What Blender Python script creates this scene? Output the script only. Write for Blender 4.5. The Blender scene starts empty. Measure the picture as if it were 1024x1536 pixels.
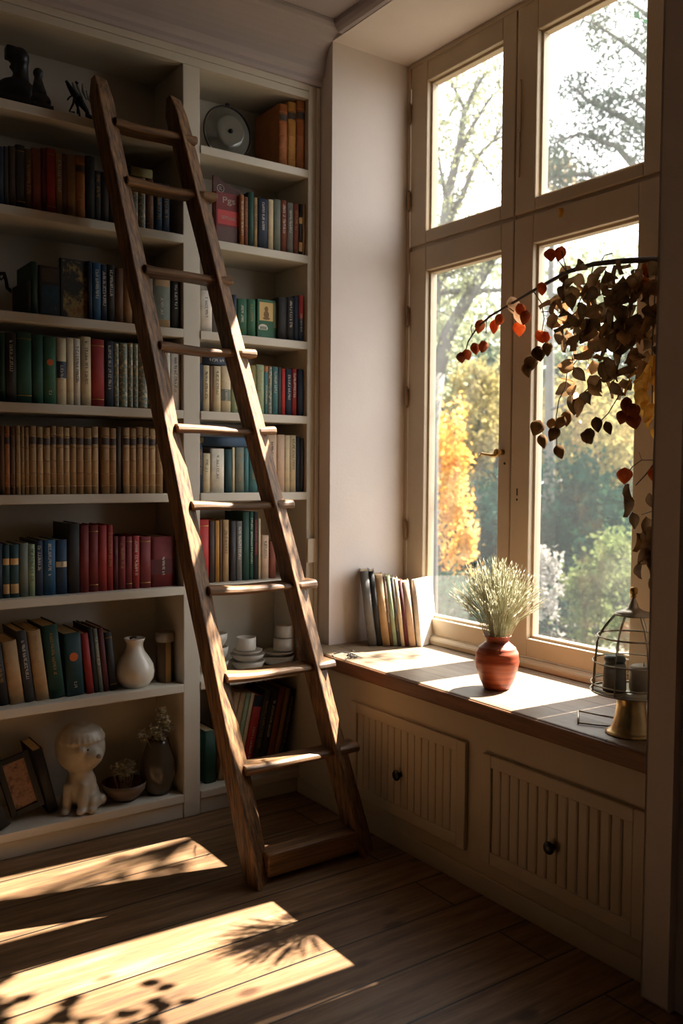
import bpy, math, random
import numpy as np
from mathutils import Vector, Matrix
random.seed(7); RNG = np.random.default_rng(11)
C = bpy.context.scene.collection
PI = math.pi

# ------------------------------------------------------------------ camera
YAW, PITCH, ROLL, FPX, CZ = 0.612937, -0.047725, 0.007124, 1344.86, 1.3
def cam_axes():
    cy, sy = math.cos(YAW), math.sin(YAW)
    f = Vector((sy*math.cos(PITCH), cy*math.cos(PITCH), math.sin(PITCH)))
    r = Vector((cy, -sy, 0)); u = r.cross(f)
    r2 = r*math.cos(ROLL)+u*math.sin(ROLL); u2 = -r*math.sin(ROLL)+u*math.cos(ROLL)
    return r2, u2, f
AX_R, AX_U, AX_F = cam_axes()
CAM = Vector((0, 0, CZ))
def ray(px, py): return AX_R*((px-512)/FPX)+AX_U*((768-py)/FPX)+AX_F
def at(px, py, axis, val):
    d = ray(px, py); i = 'xyz'.index(axis)
    return CAM+d*((val-CAM[i])/d[i])
def far(px, py, dist): return CAM+ray(px, py)*dist

# ------------------------------------------------------------------ materials
def srgb(r, g, b):
    f = lambda c: (c/255/12.92) if c/255 <= .04045 else ((c/255+.055)/1.055)**2.4
    return (f(r), f(g), f(b), 1)
MATS = {}
def new_mat(name):
    m = bpy.data.materials.new(name); m.use_nodes = True
    nt = m.node_tree; nt.nodes.clear()
    out = nt.nodes.new('ShaderNodeOutputMaterial')
    return m, nt, out
def nd(nt, kind, **kw):
    n = nt.nodes.new('ShaderNode'+kind)
    for k, v in kw.items():
        if k in n.inputs: n.inputs[k].default_value = v
        else: setattr(n, k, v)
    return n
def mix_col(nt, fac, a, b, mode='MIX'):
    n = nt.nodes.new('ShaderNodeMix'); n.data_type = 'RGBA'; n.blend_type = mode
    for s, v in ((0, fac), (6, a), (7, b)):
        if hasattr(v, 'is_output'): nt.links.new(v, n.inputs[s])
        else: n.inputs[s].default_value = v
    return n.outputs[2]
def coords(nt, scale=(1, 1, 1), rot=(0, 0, 0), loc=(0, 0, 0)):
    tc = nt.nodes.new('ShaderNodeTexCoord'); mp = nt.nodes.new('ShaderNodeMapping')
    mp.inputs['Scale'].default_value = scale; mp.inputs['Rotation'].default_value = rot; mp.inputs['Location'].default_value = loc
    nt.links.new(tc.outputs['Object'], mp.inputs[0]); return mp.outputs[0]
def noise(nt, vec, scale, detail=4, rough=.55):
    n = nd(nt, 'TexNoise', Scale=scale, Detail=detail, Roughness=rough); nt.links.new(vec, n.inputs['Vector']); return n.outputs['Fac']
def ramp(nt, fac, stops):
    n = nt.nodes.new('ShaderNodeValToRGB'); e = n.color_ramp.elements
    while len(e) < len(stops): e.new(.5)
    for k, (p, c) in zip(e, stops): k.position = p; k.color = c if len(c) == 4 else (*c, 1)
    nt.links.new(fac, n.inputs[0]); return n.outputs[0]
def bump(nt, h, strength, dist=.004):
    n = nd(nt, 'Bump', Strength=strength, Distance=dist); nt.links.new(h, n.inputs['Height']); return n.outputs[0]
def shade(c, k): return (min(1, c[0]*k), min(1, c[1]*k), min(1, c[2]*k), 1)

def paint(name, col, rough=.5, var=.12, scale=6, bmp=.15):
    """painted / cloth / plaster like surface with faint mottling"""
    if name in MATS: return MATS[name]
    m, nt, out = new_mat(name); v = coords(nt)
    n = noise(nt, v, scale, 5); p = nd(nt, 'BsdfPrincipled', Roughness=rough)
    nt.links.new(ramp(nt, n, [(.3, shade(col, 1-var)), (.7, shade(col, 1+var))]), p.inputs['Base Color'])
    n2 = noise(nt, v, scale*25, 3); nt.links.new(bump(nt, n2, bmp, .002), p.inputs['Normal'])
    nt.links.new(p.outputs[0], out.inputs[0]); MATS[name] = m; return m
def cloth(col, key):
    return paint('book_cloth_'+key, col, .62, .16, 30, .3)
def wood(name, dark, light, axis='z', scale=1.0, rough=.6, bmp=.5, knots=False, contrast=(.35, .68), stretch=1.2):
    if name in MATS: return MATS[name]
    m, nt, out = new_mat(name)
    s = {'x': (stretch, 16, 16), 'y': (16, stretch, 16), 'z': (16, 16, stretch)}[axis]
    v = coords(nt, tuple(k*scale for k in s))
    n = noise(nt, v, 3, 8, .62); fine = noise(nt, v, 14, 4, .6)
    v2 = coords(nt); big = noise(nt, v2, 3.5, 3)
    col = ramp(nt, n, [(contrast[0], dark), (contrast[1], light)])
    col = mix_col(nt, .35, col, ramp(nt, fine, [(.35, shade(dark, .55)), (.6, light)]), 'MULTIPLY')
    col = mix_col(nt, .4, col, ramp(nt, big, [(.3, shade(light, .55)), (.7, shade(light, 1.2))]), 'OVERLAY')
    p = nd(nt, 'BsdfPrincipled', Roughness=rough)
    nt.links.new(col, p.inputs['Base Color'])
    nt.links.new(bump(nt, n, bmp, .004), p.inputs['Normal'])
    nt.links.new(p.outputs[0], out.inputs[0]); MATS[name] = m; return m
def metal(name, col, rough=.35, metallic=1.0):
    if name in MATS: return MATS[name]
    m, nt, out = new_mat(name); v = coords(nt); n = noise(nt, v, 25, 4)
    p = nd(nt, 'BsdfPrincipled', Roughness=rough, Metallic=metallic)
    nt.links.new(ramp(nt, n, [(.3, shade(col, .7)), (.7, col)]), p.inputs['Base Color'])
    nt.links.new(p.outputs[0], out.inputs[0]); MATS[name] = m; return m
def leafmat(name, cols, trans=.45, scale=3, rough=.6, k_=1.0):
    if name in MATS: return MATS[name]
    cols = [shade(c, k_) for c in cols]
    m, nt, out = new_mat(name); v = coords(nt); n = noise(nt, v, scale, 3)
    k = len(cols); col = ramp(nt, n, [(.3+.4*i/max(1, k-1), c) for i, c in enumerate(cols)])
    d = nd(nt, 'BsdfDiffuse'); t = nd(nt, 'BsdfTranslucent'); mx = nd(nt, 'MixShader')
    mx.inputs[0].default_value = trans
    nt.links.new(col, d.inputs[0]); nt.links.new(col, t.inputs[0])
    nt.links.new(d.outputs[0], mx.inputs[1]); nt.links.new(t.outputs[0], mx.inputs[2])
    nt.links.new(mx.outputs[0], out.inputs[0]); MATS[name] = m; return m
def glassmat(name, tint=(1, 1, 1, 1), dust_haze=.02, gloss=.06):
    if name in MATS: return MATS[name]
    m, nt, out = new_mat(name)
    tr = nd(nt, 'BsdfTransparent', Color=tint); tl = nd(nt, 'BsdfTranslucent', Color=(.9, .92, .95, 1))
    gl = nd(nt, 'BsdfGlossy', Roughness=.02); m1 = nd(nt, 'MixShader'); m2 = nd(nt, 'MixShader')
    v = coords(nt); n = noise(nt, v, 4, 5); mr = nd(nt, 'MapRange'); nt.links.new(n, mr.inputs[0])
    mr.inputs['To Min'].default_value = dust_haze*.6; mr.inputs['To Max'].default_value = dust_haze*1.4
    nt.links.new(mr.outputs[0], m1.inputs[0])
    nt.links.new(tr.outputs[0], m1.inputs[1]); nt.links.new(tl.outputs[0], m1.inputs[2])
    m2.inputs[0].default_value = gloss
    nt.links.new(m1.outputs[0], m2.inputs[1]); nt.links.new(gl.outputs[0], m2.inputs[2])
    nt.links.new(m2.outputs[0], out.inputs[0]); MATS[name] = m; return m
def picture(name, cols, scale=12):
    """mottled printed picture"""
    if name in MATS: return MATS[name]
    m, nt, out = new_mat(name); v = coords(nt); n = noise(nt, v, scale, 5, .7)
    p = nd(nt, 'BsdfPrincipled', Roughness=.45)
    nt.links.new(ramp(nt, n, [(.25+.5*i/(len(cols)-1), c) for i, c in enumerate(cols)]), p.inputs['Base Color'])
    nt.links.new(p.outputs[0], out.inputs[0]); MATS[name] = m; return m

WHITE = paint('shelf_paint', srgb(198, 192, 178), .45, .05, 3, .06)
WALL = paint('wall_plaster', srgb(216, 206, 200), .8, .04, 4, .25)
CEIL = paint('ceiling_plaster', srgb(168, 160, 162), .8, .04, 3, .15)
CREAM = paint('cabinet_paint', srgb(184, 172, 152), .5, .06, 4, .1)
FRAME = paint('window_paint', srgb(176, 158, 132), .45, .07, 5, .12)
DIM = paint('dim_wall_paint', srgb(146, 138, 130), .85, .05, 3, .1)
PAPER = wood('book_pages', srgb(196, 178, 146), srgb(226, 212, 182), 'z', 2, .8, .2)
PAPER2 = wood('aged_pages', srgb(150, 122, 84), srgb(190, 164, 120), 'z', 2, .8, .2)
BLACK = paint('black_lacquer', srgb(24, 24, 24), .35, .1, 10, .05)
IRON = metal('dark_iron', srgb(38, 36, 36), .55, .7)
BRASS = metal('aged_brass', srgb(178, 140, 78), .38)
SILVER = metal('worn_silver', srgb(176, 168, 150), .34)
GOLD = metal('gilt', srgb(190, 150, 80), .4, .6)
INKW = paint('pale_lettering', srgb(214, 208, 194), .6, .1, 30, .0)
INKG = paint('gilt_lettering', srgb(168, 132, 66), .5, .1, 30, .0)
INKD = paint('dark_lettering', srgb(40, 36, 34), .6, .1, 30, .0)
SEAM = paint('seam_shadow_gap', srgb(30, 26, 22), .9, .05, 10, .0)
LADW = wood('ladder_wood', srgb(62, 46, 34), srgb(178, 142, 98), 'z', 1.6, .6, .6, contrast=(.36, .7), stretch=.45)
LADR = wood('rung_wood', srgb(84, 64, 46), srgb(184, 150, 110), 'x', 1.4, .5, .5, stretch=.5)

# ------------------------------------------------------------------ mesh builder
class MB:
    def __init__(s): s.v = []; s.f = []; s.sm = []
    def add(s, vs, fs, smooth=False):
        b = len(s.v); s.v += [tuple(x) for x in vs]
        for f in fs: s.f.append([b+i for i in f]); s.sm.append(smooth)
        return s
    def box(s, x0, y0, z0, x1, y1, z1):
        x0, x1 = min(x0, x1), max(x0, x1); y0, y1 = min(y0, y1), max(y0, y1); z0, z1 = min(z0, z1), max(z0, z1)
        return s.add([(x0, y0, z0), (x1, y0, z0), (x1, y1, z0), (x0, y1, z0), (x0, y0, z1), (x1, y0, z1), (x1, y1, z1), (x0, y1, z1)],
                     [(0, 3, 2, 1), (4, 5, 6, 7), (0, 1, 5, 4), (1, 2, 6, 5), (2, 3, 7, 6), (3, 0, 4, 7)])
    def prism(s, poly, z0, z1, smooth=False):
        """poly = list of (x,y), counter-clockwise seen from above"""
        n = len(poly)
        vs = [(x, y, z0) for x, y in poly]+[(x, y, z1) for x, y in poly]
        s.add(vs, [tuple(range(n-1, -1, -1)), tuple(range(n, 2*n))])
        b = len(s.v)-2*n
        for i in range(n):
            j = (i+1) % n; s.f.append([b+i, b+j, b+n+j, b+n+i]); s.sm.append(smooth)
        return s
    def extrude(s, prof, axis, a0, a1, smooth=False):
        """profile of (u,v) swept along 'x' (u=y,v=z) or 'y' (u=x,v=z)"""
        n = len(prof)
        mk = (lambda u, v, a: (a, u, v)) if axis == 'x' else (lambda u, v, a: (u, a, v))
        vs = [mk(u, v, a0) for u, v in prof]+[mk(u, v, a1) for u, v in prof]
        fs = [(i, (i+1) % n, n+(i+1) % n, n+i) for i in range(n)]+[tuple(range(n)), tuple(range(2*n-1, n-1, -1))]
        return s.add(vs, fs, smooth)
    def lathe(s, prof, seg=28, c=(0, 0, 0), close=True):
        n = len(prof); vs = []
        for i in range(seg):
            a = 2*PI*i/seg
            for r, z in prof: vs.append((c[0]+r*math.cos(a), c[1]+r*math.sin(a), c[2]+z))
        fs = [(i*n+k, ((i+1) % seg)*n+k, ((i+1) % seg)*n+k+1, i*n+k+1) for i in range(seg) for k in range(n-1)]
        return s.add(vs, fs, True)
    def tube(s, pts, rad, seg=8, caps=True):
        pts = [Vector(p) for p in pts]; n = len(pts)
        if not hasattr(rad, '__len__'): rad = [rad]*n
        up = Vector((0, 0, 1)); vs = []; prev = None
        for i, p in enumerate(pts):
            t = (pts[min(i+1, n-1)]-pts[max(i-1, 0)])
            if t.length < 1e-9: t = Vector((0, 0, 1))
            t.normalize()
            if prev is None:
                a = t.cross(up) if abs(t.dot(up)) < .9 else t.cross(Vector((1, 0, 0)))
            else: a = prev-t*prev.dot(t)
            a.normalize(); prev = a; b = t.cross(a)
            for k in range(seg):
                w = 2*PI*k/seg; vs.append(p+(a*math.cos(w)+b*math.sin(w))*rad[i])
        fs = [(i*seg+k, i*seg+(k+1) % seg, (i+1)*seg+(k+1) % seg, (i+1)*seg+k) for i in range(n-1) for k in range(seg)]
        if caps: fs += [tuple(range(seg-1, -1, -1)), tuple(range((n-1)*seg, n*seg))]
        return s.add(vs, fs, True)
    def ball(s, c, r, seg=14, rings=9, rot=None):
        rx, ry, rz = r if hasattr(r, '__len__') else (r, r, r); vs = []
        for i in range(rings+1):
            th = PI*i/rings
            for k in range(seg):
                ph = 2*PI*k/seg
                q = Vector((rx*math.sin(th)*math.cos(ph), ry*math.sin(th)*math.sin(ph), rz*math.cos(th)))
                if rot: q = rot @ q
                vs.append(Vector(c)+q)
        fs = [(i*seg+k, (i+1)*seg+k, (i+1)*seg+(k+1) % seg, i*seg+(k+1) % seg) for i in range(rings) for k in range(seg)]
        return s.add(vs, fs, True)
    def build(s, name, mat, parent=None, bevel=0, seg=2, merge=False):
        me = bpy.data.meshes.new(name); me.from_pydata([tuple(v) for v in s.v], [], s.f); me.update()
        me.polygons.foreach_set('use_smooth', s.sm); me.materials.append(mat)
        o = bpy.data.objects.new(name, me); C.objects.link(o)
        if parent: o.parent = parent
        if bevel:
            b = o.modifiers.new('bevel', 'BEVEL'); b.width = bevel; b.segments = seg; b.limit_method = 'ANGLE'; b.harden_normals = False
        return o
def empty(name, loc=(0, 0, 0), rot=(0, 0, 0)):
    o = bpy.data.objects.new(name, None); o.empty_display_size = .05; o.location = loc; o.rotation_euler = rot; C.objects.link(o); return o
def tag(o, label, cat, group=None, kind=None):
    o['label'] = label; o['category'] = cat
    if group: o['group'] = group
    if kind: o['kind'] = kind
    return o
def struct(o): o['kind'] = 'structure'; return o
def remesh(o, size=.006, smooth=4):
    m = o.modifiers.new('r', 'REMESH'); m.mode = 'VOXEL'; m.voxel_size = size; m.use_smooth_shade = True
    k = o.modifiers.new('s', 'SMOOTH'); k.iterations = smooth; k.factor = .5

# ------------------------------------------------------------------ room shell
YF = 3.01; YB = 3.26; XN = 2.0; XW = 2.375; ZC = .60; YR = 2.925; XC = 1.912; YP = 1.335; ZT = 3.0
# floor of wide planks
def floor_mat():
    m, nt, out = new_mat('floor_planks')
    v = coords(nt, (1, 1, 1), (0, 0, 0), (.35, -1.945+.183*12, 0))
    br = nd(nt, 'TexBrick', Scale=1.0, **{'Mortar Size': .0032, 'Mortar Smooth': .1, 'Bias': 0.0, 'Brick Width': 3.4, 'Row Height': .183})
    br.offset = .37; br.offset_frequency = 2
    br.inputs['Color1'].default_value = srgb(140, 114, 86); br.inputs['Color2'].default_value = srgb(164, 138, 108); br.inputs['Mortar'].default_value = srgb(22, 14, 9)
    nt.links.new(v, br.inputs['Vector'])
    vg = coords(nt, (1.3, 15, 15)); g = noise(nt, vg, 2.2, 8, .65)
    vk = coords(nt, (3.2, 6.5, 1)); vo = nd(nt, 'TexVoronoi', Scale=1.0); nt.links.new(vk, vo.inputs['Vector'])
    knot = ramp(nt, vo.outputs['Distance'], [(.0, (.1, .06, .03, 1)), (.085, (.25, .15, .08, 1)), (.15, (1, 1, 1, 1))])
    col = mix_col(nt, .75, br.outputs['Color'], ramp(nt, g, [(.32, srgb(104, 70, 44)), (.5, srgb(204, 180, 152)), (.68, (1, 1, 1, 1))]), 'MULTIPLY')
    fg_ = noise(nt, coords(nt, (3, 60, 60)), 3, 4, .6); col = mix_col(nt, .2, col, ramp(nt, fg_, [(.35, srgb(120, 90, 64)), (.6, (1, 1, 1, 1))]), 'MULTIPLY')
    big = noise(nt, coords(nt, (1, 2, 1)), 2.0, 3)
    col = mix_col(nt, .5, col, ramp(nt, big, [(.3, (.55, .5, .45, 1)), (.7, (1, 1, 1, 1))]), 'MULTIPLY')
    col = mix_col(nt, .8, col, knot, 'MULTIPLY')
    p = nd(nt, 'BsdfPrincipled', Roughness=.42)
    nt.links.new(col, p.inputs['Base Color'])
    rr = ramp(nt, g, [(.3, (.55, .55, .55, 1)), (.7, (.36, .36, .36, 1))]); nt.links.new(rr, p.inputs['Roughness'])
    h = mix_col(nt, .5, g, br.outputs['Fac'], 'SUBTRACT')
    nt.links.new(bump(nt, h, .35, .004), p.inputs['Normal']); nt.links.new(p.outputs[0], out.inputs[0]); return m
struct(MB().box(-1.7, -1.7, -.12, 2.45, 3.5, 0).build('floor', floor_mat()))
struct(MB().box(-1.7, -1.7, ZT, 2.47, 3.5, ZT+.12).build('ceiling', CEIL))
struct(MB().box(-1.7, YB+.02, 0, 2.0, YB+.2, ZT).build('wall_back', WALL))
struct(MB().box(-1.8, -1.7, 0, -1.7, 3.4, ZT).build('wall_left', DIM))
struct(MB().box(-1.8, -1.8, 0, 2.45, -1.7, ZT).build('wall_front', DIM))
w = MB()
w.box(XN, YR, 0, 2.46, 3.46, ZT)                        # between bookcase and niche
w.box(XW+.01, YP-.05, 0, 2.46, YR, .6)                    # below the window
w.box(XN, YP-.05, 2.95, 2.46, YR, ZT)                    # header over the niche
w.box(XW+.01, YP-.05, .6, 2.46, 1.655, 2.95)              # strip beside window
struct(w.build('wall_right', WALL))
w = MB(); w.box(1.875, -1.7, 0, 2.46, YP, ZT)
struct(w.build('wall_near', WALL))
struct(MB().extrude([(1.875, 0), (1.855, 0), (1.850, .01), (1.850, 2.99), (1.875, 2.99)], 'y', 1.255, YP-.004).build('trim_1', WALL, bevel=.003))
# cove along the bookcase and along the window wall
cv = MB()
prof = [(YF+.02, 2.800), (YF-.012, 2.800), (YF-.018, 2.812), (YF-.018, 2.826), (YF-.03, 2.836), (YF-.036, 2.85)]
for i in range(9):
    a = PI/2*i/8; prof.append((YF-.036-.095*(1-math.cos(a)), 2.85+.115*math.sin(a)))
prof += [(YF-.14, 2.972), (YF-.146, 2.985), (YF-.146, ZT-.001), (YF+.02, ZT-.001)]
cv.extrude(prof, 'x', -1.69, XN-.001)
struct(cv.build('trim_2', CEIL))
cv = MB(); cv.extrude([(XN-.001, 2.952), (XN-.016, 2.955), (XN-.026, 2.966), (XN-.034, 2.982), (XN-.034, ZT-.001), (XN-.001, ZT-.001)], 'y', YP, YF-.146)
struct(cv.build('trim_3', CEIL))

# ------------------------------------------------------------------ bookcase
SZ = [2.472, 2.140, 1.803, 1.510, 1.208, .866, .504, .090]
XL0, XL1, XR0, XR1 = .42, 1.411, 1.478, 1.945
bc = tag(empty('bookcase', (1.2, YF, 0)), 'tall white built-in bookcase with two bays of shelves along the back wall', 'bookcase')
def bcp(name, mb, bev=.003):
    o = mb.build(name, WHITE, bc, bev); o.matrix_parent_inverse = Matrix.Translation((-1.2, -YF, 0)); return o
bcp('back_panel', MB().box(.36, YB, .0, 2.0-.001, YB+.019, 2.80))
bcp('side_panel', MB().box(.36, YF, 0, XL0, YB, 2.80))
bcp('divider', MB().box(XL1, YF, 0.0, XR0, YB, 2.745))
bcp('side_panel', MB().box(XR1, YF, 0, XN-.001, YB, 2.80))
bcp('pilaster_moulding', MB().box(XR1+.034, YF-.008, .62, XN-.002, YF-.0005, 2.795), .003)
bcp('top_panel', MB().box(XL0, YF+.02, 2.745, XR1, YB, 2.80))
bcp('fascia', MB().box(XL0, YF-.001, 2.745, XR1, YF+.02, 2.772).box(XL0, YF+.003, 2.772, XR1, YF+.02, 2.776).box(XL0, YF-.001, 2.776, XR1, YF+.02, 2.80), .001)
for i, z in enumerate(SZ):
    for (a, b) in ((XL0, XL1), (XR0, XR1)):
        bcp('shelf', MB().box(a+.0005, YF-.004, z-.031, b-.0005, YB-.0005, z))
bcp('plinth', MB().box(XL0, YF+.004, 0.0, XL1-.001, YF+.024, SZ[7]-.032).box(XR0+.001, YF+.004, 0, XR1-.001, YF+.024, SZ[7]-.032))
a = at(462, 808, 'y', YF-.011); b = at(482, 843, 'y', YF-.011)
hp = MB().box(XR1-.002, YF-.016, b.z, XR1+.04, YF-.0095, a.z).build('strike_plate', paint('plate_enamel', srgb(214, 206, 190), .25, .05, 10, .02), bc, .002)
hp.matrix_parent_inverse = Matrix.Translation((-1.2, -YF, 0))

# ------------------------------------------------------------------ books
COL = {
 'black': (26, 26, 28), 'near-black': (34, 32, 32), 'charcoal': (52, 52, 54), 'navy': (28, 44, 66), 'dark blue': (26, 56, 82), 'blue': (34, 84, 118),
 'dark teal': (22, 62, 66), 'teal': (62, 112, 114), 'dark green': (20, 62, 50), 'bottle green': (24, 76, 62), 'green': (44, 96, 70), 'pale green': (150, 166, 130),
 'grey green': (108, 116, 104), 'olive': (128, 120, 70), 'dark brown': (56, 40, 30), 'brown': (98, 68, 44), 'tan': (148, 112, 72), 'light tan': (172, 140, 98),
 'orange tan': (164, 104, 54), 'cream': (206, 190, 154), 'off-white': (214, 206, 188), 'white': (222, 216, 204), 'grey': (112, 110, 106), 'pinkish cream': (196, 168, 142),
 'red': (150, 40, 38), 'bright red': (176, 44, 40), 'dark red': (112, 30, 32), 'maroon': (84, 26, 32), 'red-brown': (122, 62, 44), 'ochre': (176, 124, 54),
 'patterned teal': (90, 118, 104), 'leather': (156, 92, 44), 'aged tan': (146, 112, 70),
}
ORD = ['first', 'second', 'third', 'fourth', 'fifth', 'sixth', 'seventh', 'eighth', 'ninth', 'tenth', 'eleventh', 'twelfth', 'thirteenth', 'fourteenth', 'fifteenth',
       'sixteenth', 'seventeenth', 'eighteenth', 'nineteenth', 'twentieth', 'twenty-first', 'twenty-second', 'twenty-third', 'twenty-fourth', 'twenty-fifth', 'twenty-sixth', 'twenty-seventh', 'twenty-eighth', 'twenty-ninth', 'thirtieth']
def glyphs(mb, y, x0, z0, z1, wd, vertical=True, rnd=random):
    """illegible title: small strokes stacked along z"""
    z = z1
    st = wd*.16
    while z-wd*.8 > z0:
        hgt = wd*rnd.uniform(.45, .75); k = rnd.randint(0, 4)
        if rnd.random() < .14: z -= wd*.5; continue
        q = lambda a, b, c, d: mb.add([(x0+a, y, b), (x0+c, y, b), (x0+c, y, d), (x0+a, y, d)], [(0, 1, 2, 3)])
        h = wd/2
        if k in (0, 1, 3): q(-h, z-st, h, z)
        if k in (0, 2, 4): q(-h, z-hgt, h, z-hgt+st)
        if k in (1, 2, 3): q(-h, z-hgt, -h+st, z)
        if k in (0, 3, 4): q(h-st, z-hgt, h, z)
        if k in (1, 4): q(-st/2, z-hgt, st/2, z)
        z -= hgt+wd*.22
def bulge(t, x): b = min(.005, t*.16); return -b*(1-(2*x/t)**2)
def make_book(t, h, d, colname, style='plain', ink=None, pages=None):
    """book standing on z=0, spine towards -y, centred on x; returns its Empty"""
    r = empty('book'); m = cloth(srgb(*COL[colname]), colname.replace(' ', '_'))
    bt = min(.0028, t*.16)
    n = 6; pts = [(-t/2+t*i/n, bulge(t, -t/2+t*i/n)) for i in range(n+1)]
    poly = pts+[(t/2, d), (t/2-bt, d), (t/2-bt, .003), (-t/2+bt, .003), (-t/2+bt, d), (-t/2, d)]
    c = MB()
    # C-shaped cover as quads
    nn = len(poly); base = len(c.v)
    c.v += [(x, y, 0) for x, y in poly]+[(x, y, h) for x, y in poly]
    for i in range(nn):
        j = (i+1) % nn; c.f.append([i, j, nn+j, nn+i]); c.sm.append(i < n)
    for off, rev in ((0, True), (nn, False)):
        L = [list(range(0, n+1))+[n+4-1+0], ]
        quads = [[0]+list(range(1, n+1))+[n+3, n+4], [n, n+1, n+2, n+3], [0, n+4, n+5, n+6]]
        for q in quads:
            q = [off+i for i in q]
            if rev: q = q[::-1]
            c.f.append(q); c.sm.append(False)
    c.build('cover', m, r)
    MB().box(-t/2+bt, .0031, .003, t/2-bt, d-.004, h-.004).build('pages', pages or PAPER, r)
    ink = ink or random.choice([INKG, INKW, INKG])
    def strip(z0, z1, mat, nm, wfac=1.0, off=.0004):
        b = MB(); k = 6
        xs = [(-t/2+t*i/k)*wfac for i in range(k+1)]
        vs = [(x, bulge(t, x)-off, z0) for x in xs]+[(x, bulge(t, x)-off, z1) for x in xs]
        b.add(vs, [(i, i+1, k+2+i, k+1+i) for i in range(k)], True); return b.build(nm, mat, r)
    yb = bulge(t, 0)-.0007
    if style == 'text':
        g = MB(); wd = min(.0095, t*.48); z1 = h*random.uniform(.84, .93); glyphs(g, yb, 0, h*random.uniform(.2, .45), z1, wd)
        g.build('title', ink, r)
    elif style == 'bands':
        for f in (.12, .3, .5, .7, .88):
            b = MB(); z = h*f; k = 6
            xs = [-t/2*.98+t*.98*i/k for i in range(k+1)]
            vs = []
            for dz, off in ((-.003, 0), (-.0015, .0016), (.0015, .0016), (.003, 0)):
                vs += [(x, bulge(t, x)-off-.0002, z+dz) for x in xs]
            b.add(vs, [(q*(k+1)+i, q*(k+1)+i+1, (q+1)*(k+1)+i+1, (q+1)*(k+1)+i) for q in range(3) for i in range(k)], True)
            b.build('spine_band', m, r)
        if t > .014: strip(h*.74, h*.84, cloth(srgb(*COL['dark brown']), 'dark_brown'), 'spine_label', .96)
    elif style == 'label':
        strip(h*.62, h*.74, paint('label_paper', srgb(200, 160, 104), .7, .1, 20, .1), 'spine_label', .9)
        strip(h*.08, h*.26, paint('label_paper', srgb(200, 160, 104), .7, .1, 20, .1), 'spine_label', .9)
    elif style == 'emblem':
        e = MB(); e.add([(t*.26*math.cos(a), yb, h*.62+t*.26*math.sin(a)) for a in [2*PI*i/12 for i in range(12)]], [tuple(range(12))])
        e.build('emblem', paint('emblem_ink', srgb(190, 96, 44), .6, .1, 30, 0), r)
        g = MB(); glyphs(g, yb, 0, h*.1, h*.22, min(.009, t*.25)); g.build('title', INKW, r)
    elif style == 'ornate':
        strip(h*.02, h*.98, picture('ornate_spine', [srgb(30, 44, 46), srgb(176, 150, 96), srgb(50, 92, 96), srgb(206, 186, 140), srgb(130, 50, 36)], 55), 'spine_print', .92)
    elif style.startswith('half:'):
        _, cn, f0, f1 = style.split(':'); strip(h*float(f0), h*float(f1), cloth(srgb(*COL[cn]), cn.replace(' ', '_')), 'spine_panel', .99)
        g = MB(); glyphs(g, yb-.0003, 0, h*.2, h*.6, min(.009, t*.35)); g.build('title', INKW if cn not in ('cream', 'off-white') else INKD, r)
    elif style == 'line':
        strip(h*.9, h*.91, GOLD, 'gilt_line', .97); strip(h*.1, h*.11, GOLD, 'gilt_line', .97)
    return r
BOOKN = {}
def shelf_book(row, bay, x0, x1, ytop, col, style='plain', lean=0, rec=.012, desc=None, depth=None, kind='hardback', ink=None, pages=None, gap=.0012, phrase=None):
    z = SZ[row]; y = YF+rec
    if row == 7 or row == 6: pass
    # bottom line of the spines in pixels is not needed: unproject on the spine plane
    xm = (x0+x1)/2
    A = at(x0, ytop, 'y', y); B = at(x1, ytop, 'y', y)
    h = at(xm, ytop, 'y', y).z-z
    # x at mid height of the book
    X0, X1 = A.x, B.x
    t = X1-X0-gap
    th = math.radians(lean)
    d = depth or random.uniform(.145, .185)
    r = make_book(t if not lean else t*math.cos(th), h/math.cos(th), d, col, style, ink, pages)
    tt = t*math.cos(th) if lean else t
    r.rotation_euler = (0, th, 0)
    r.location = ((X0+X1)/2, y+.006, z+(tt/2*abs(math.sin(th)))+.0002)
    key = (bay, row); i = BOOKN.get(key, 0); BOOKN[key] = i+1
    shelfname = ['top shelf', 'second shelf down', 'third shelf down', 'fourth shelf down', 'fifth shelf down', 'sixth shelf down', 'seventh shelf down', 'bottom shelf'][row]
    dd = desc or {'text': 'with lettered spine', 'bands': 'with ribbed spine', 'label': 'with paper spine labels', 'ornate': 'with ornate spine', 'plain': 'with plain spine', 'line': 'with gilt lines', 'emblem': 'with orange emblem'}.get(style, 'with two-tone spine')
    kk = ' '.join(w for w in (col, kind) if w)
    ordn = ORD[i]+' from left'
    tag(r, f'{kk} {dd}, {ordn}, {bay} bay, {shelfname}', 'book', f'books on the {bay} bay {shelfname}')
    return r
def row_books(row, bay, items, **kw):
    for it in items:
        o = dict(kw)
        if len(it) > 5: o.update(it[5])
        shelf_book(row, bay, it[0], it[1], it[2], it[3], it[4], **o)

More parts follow.
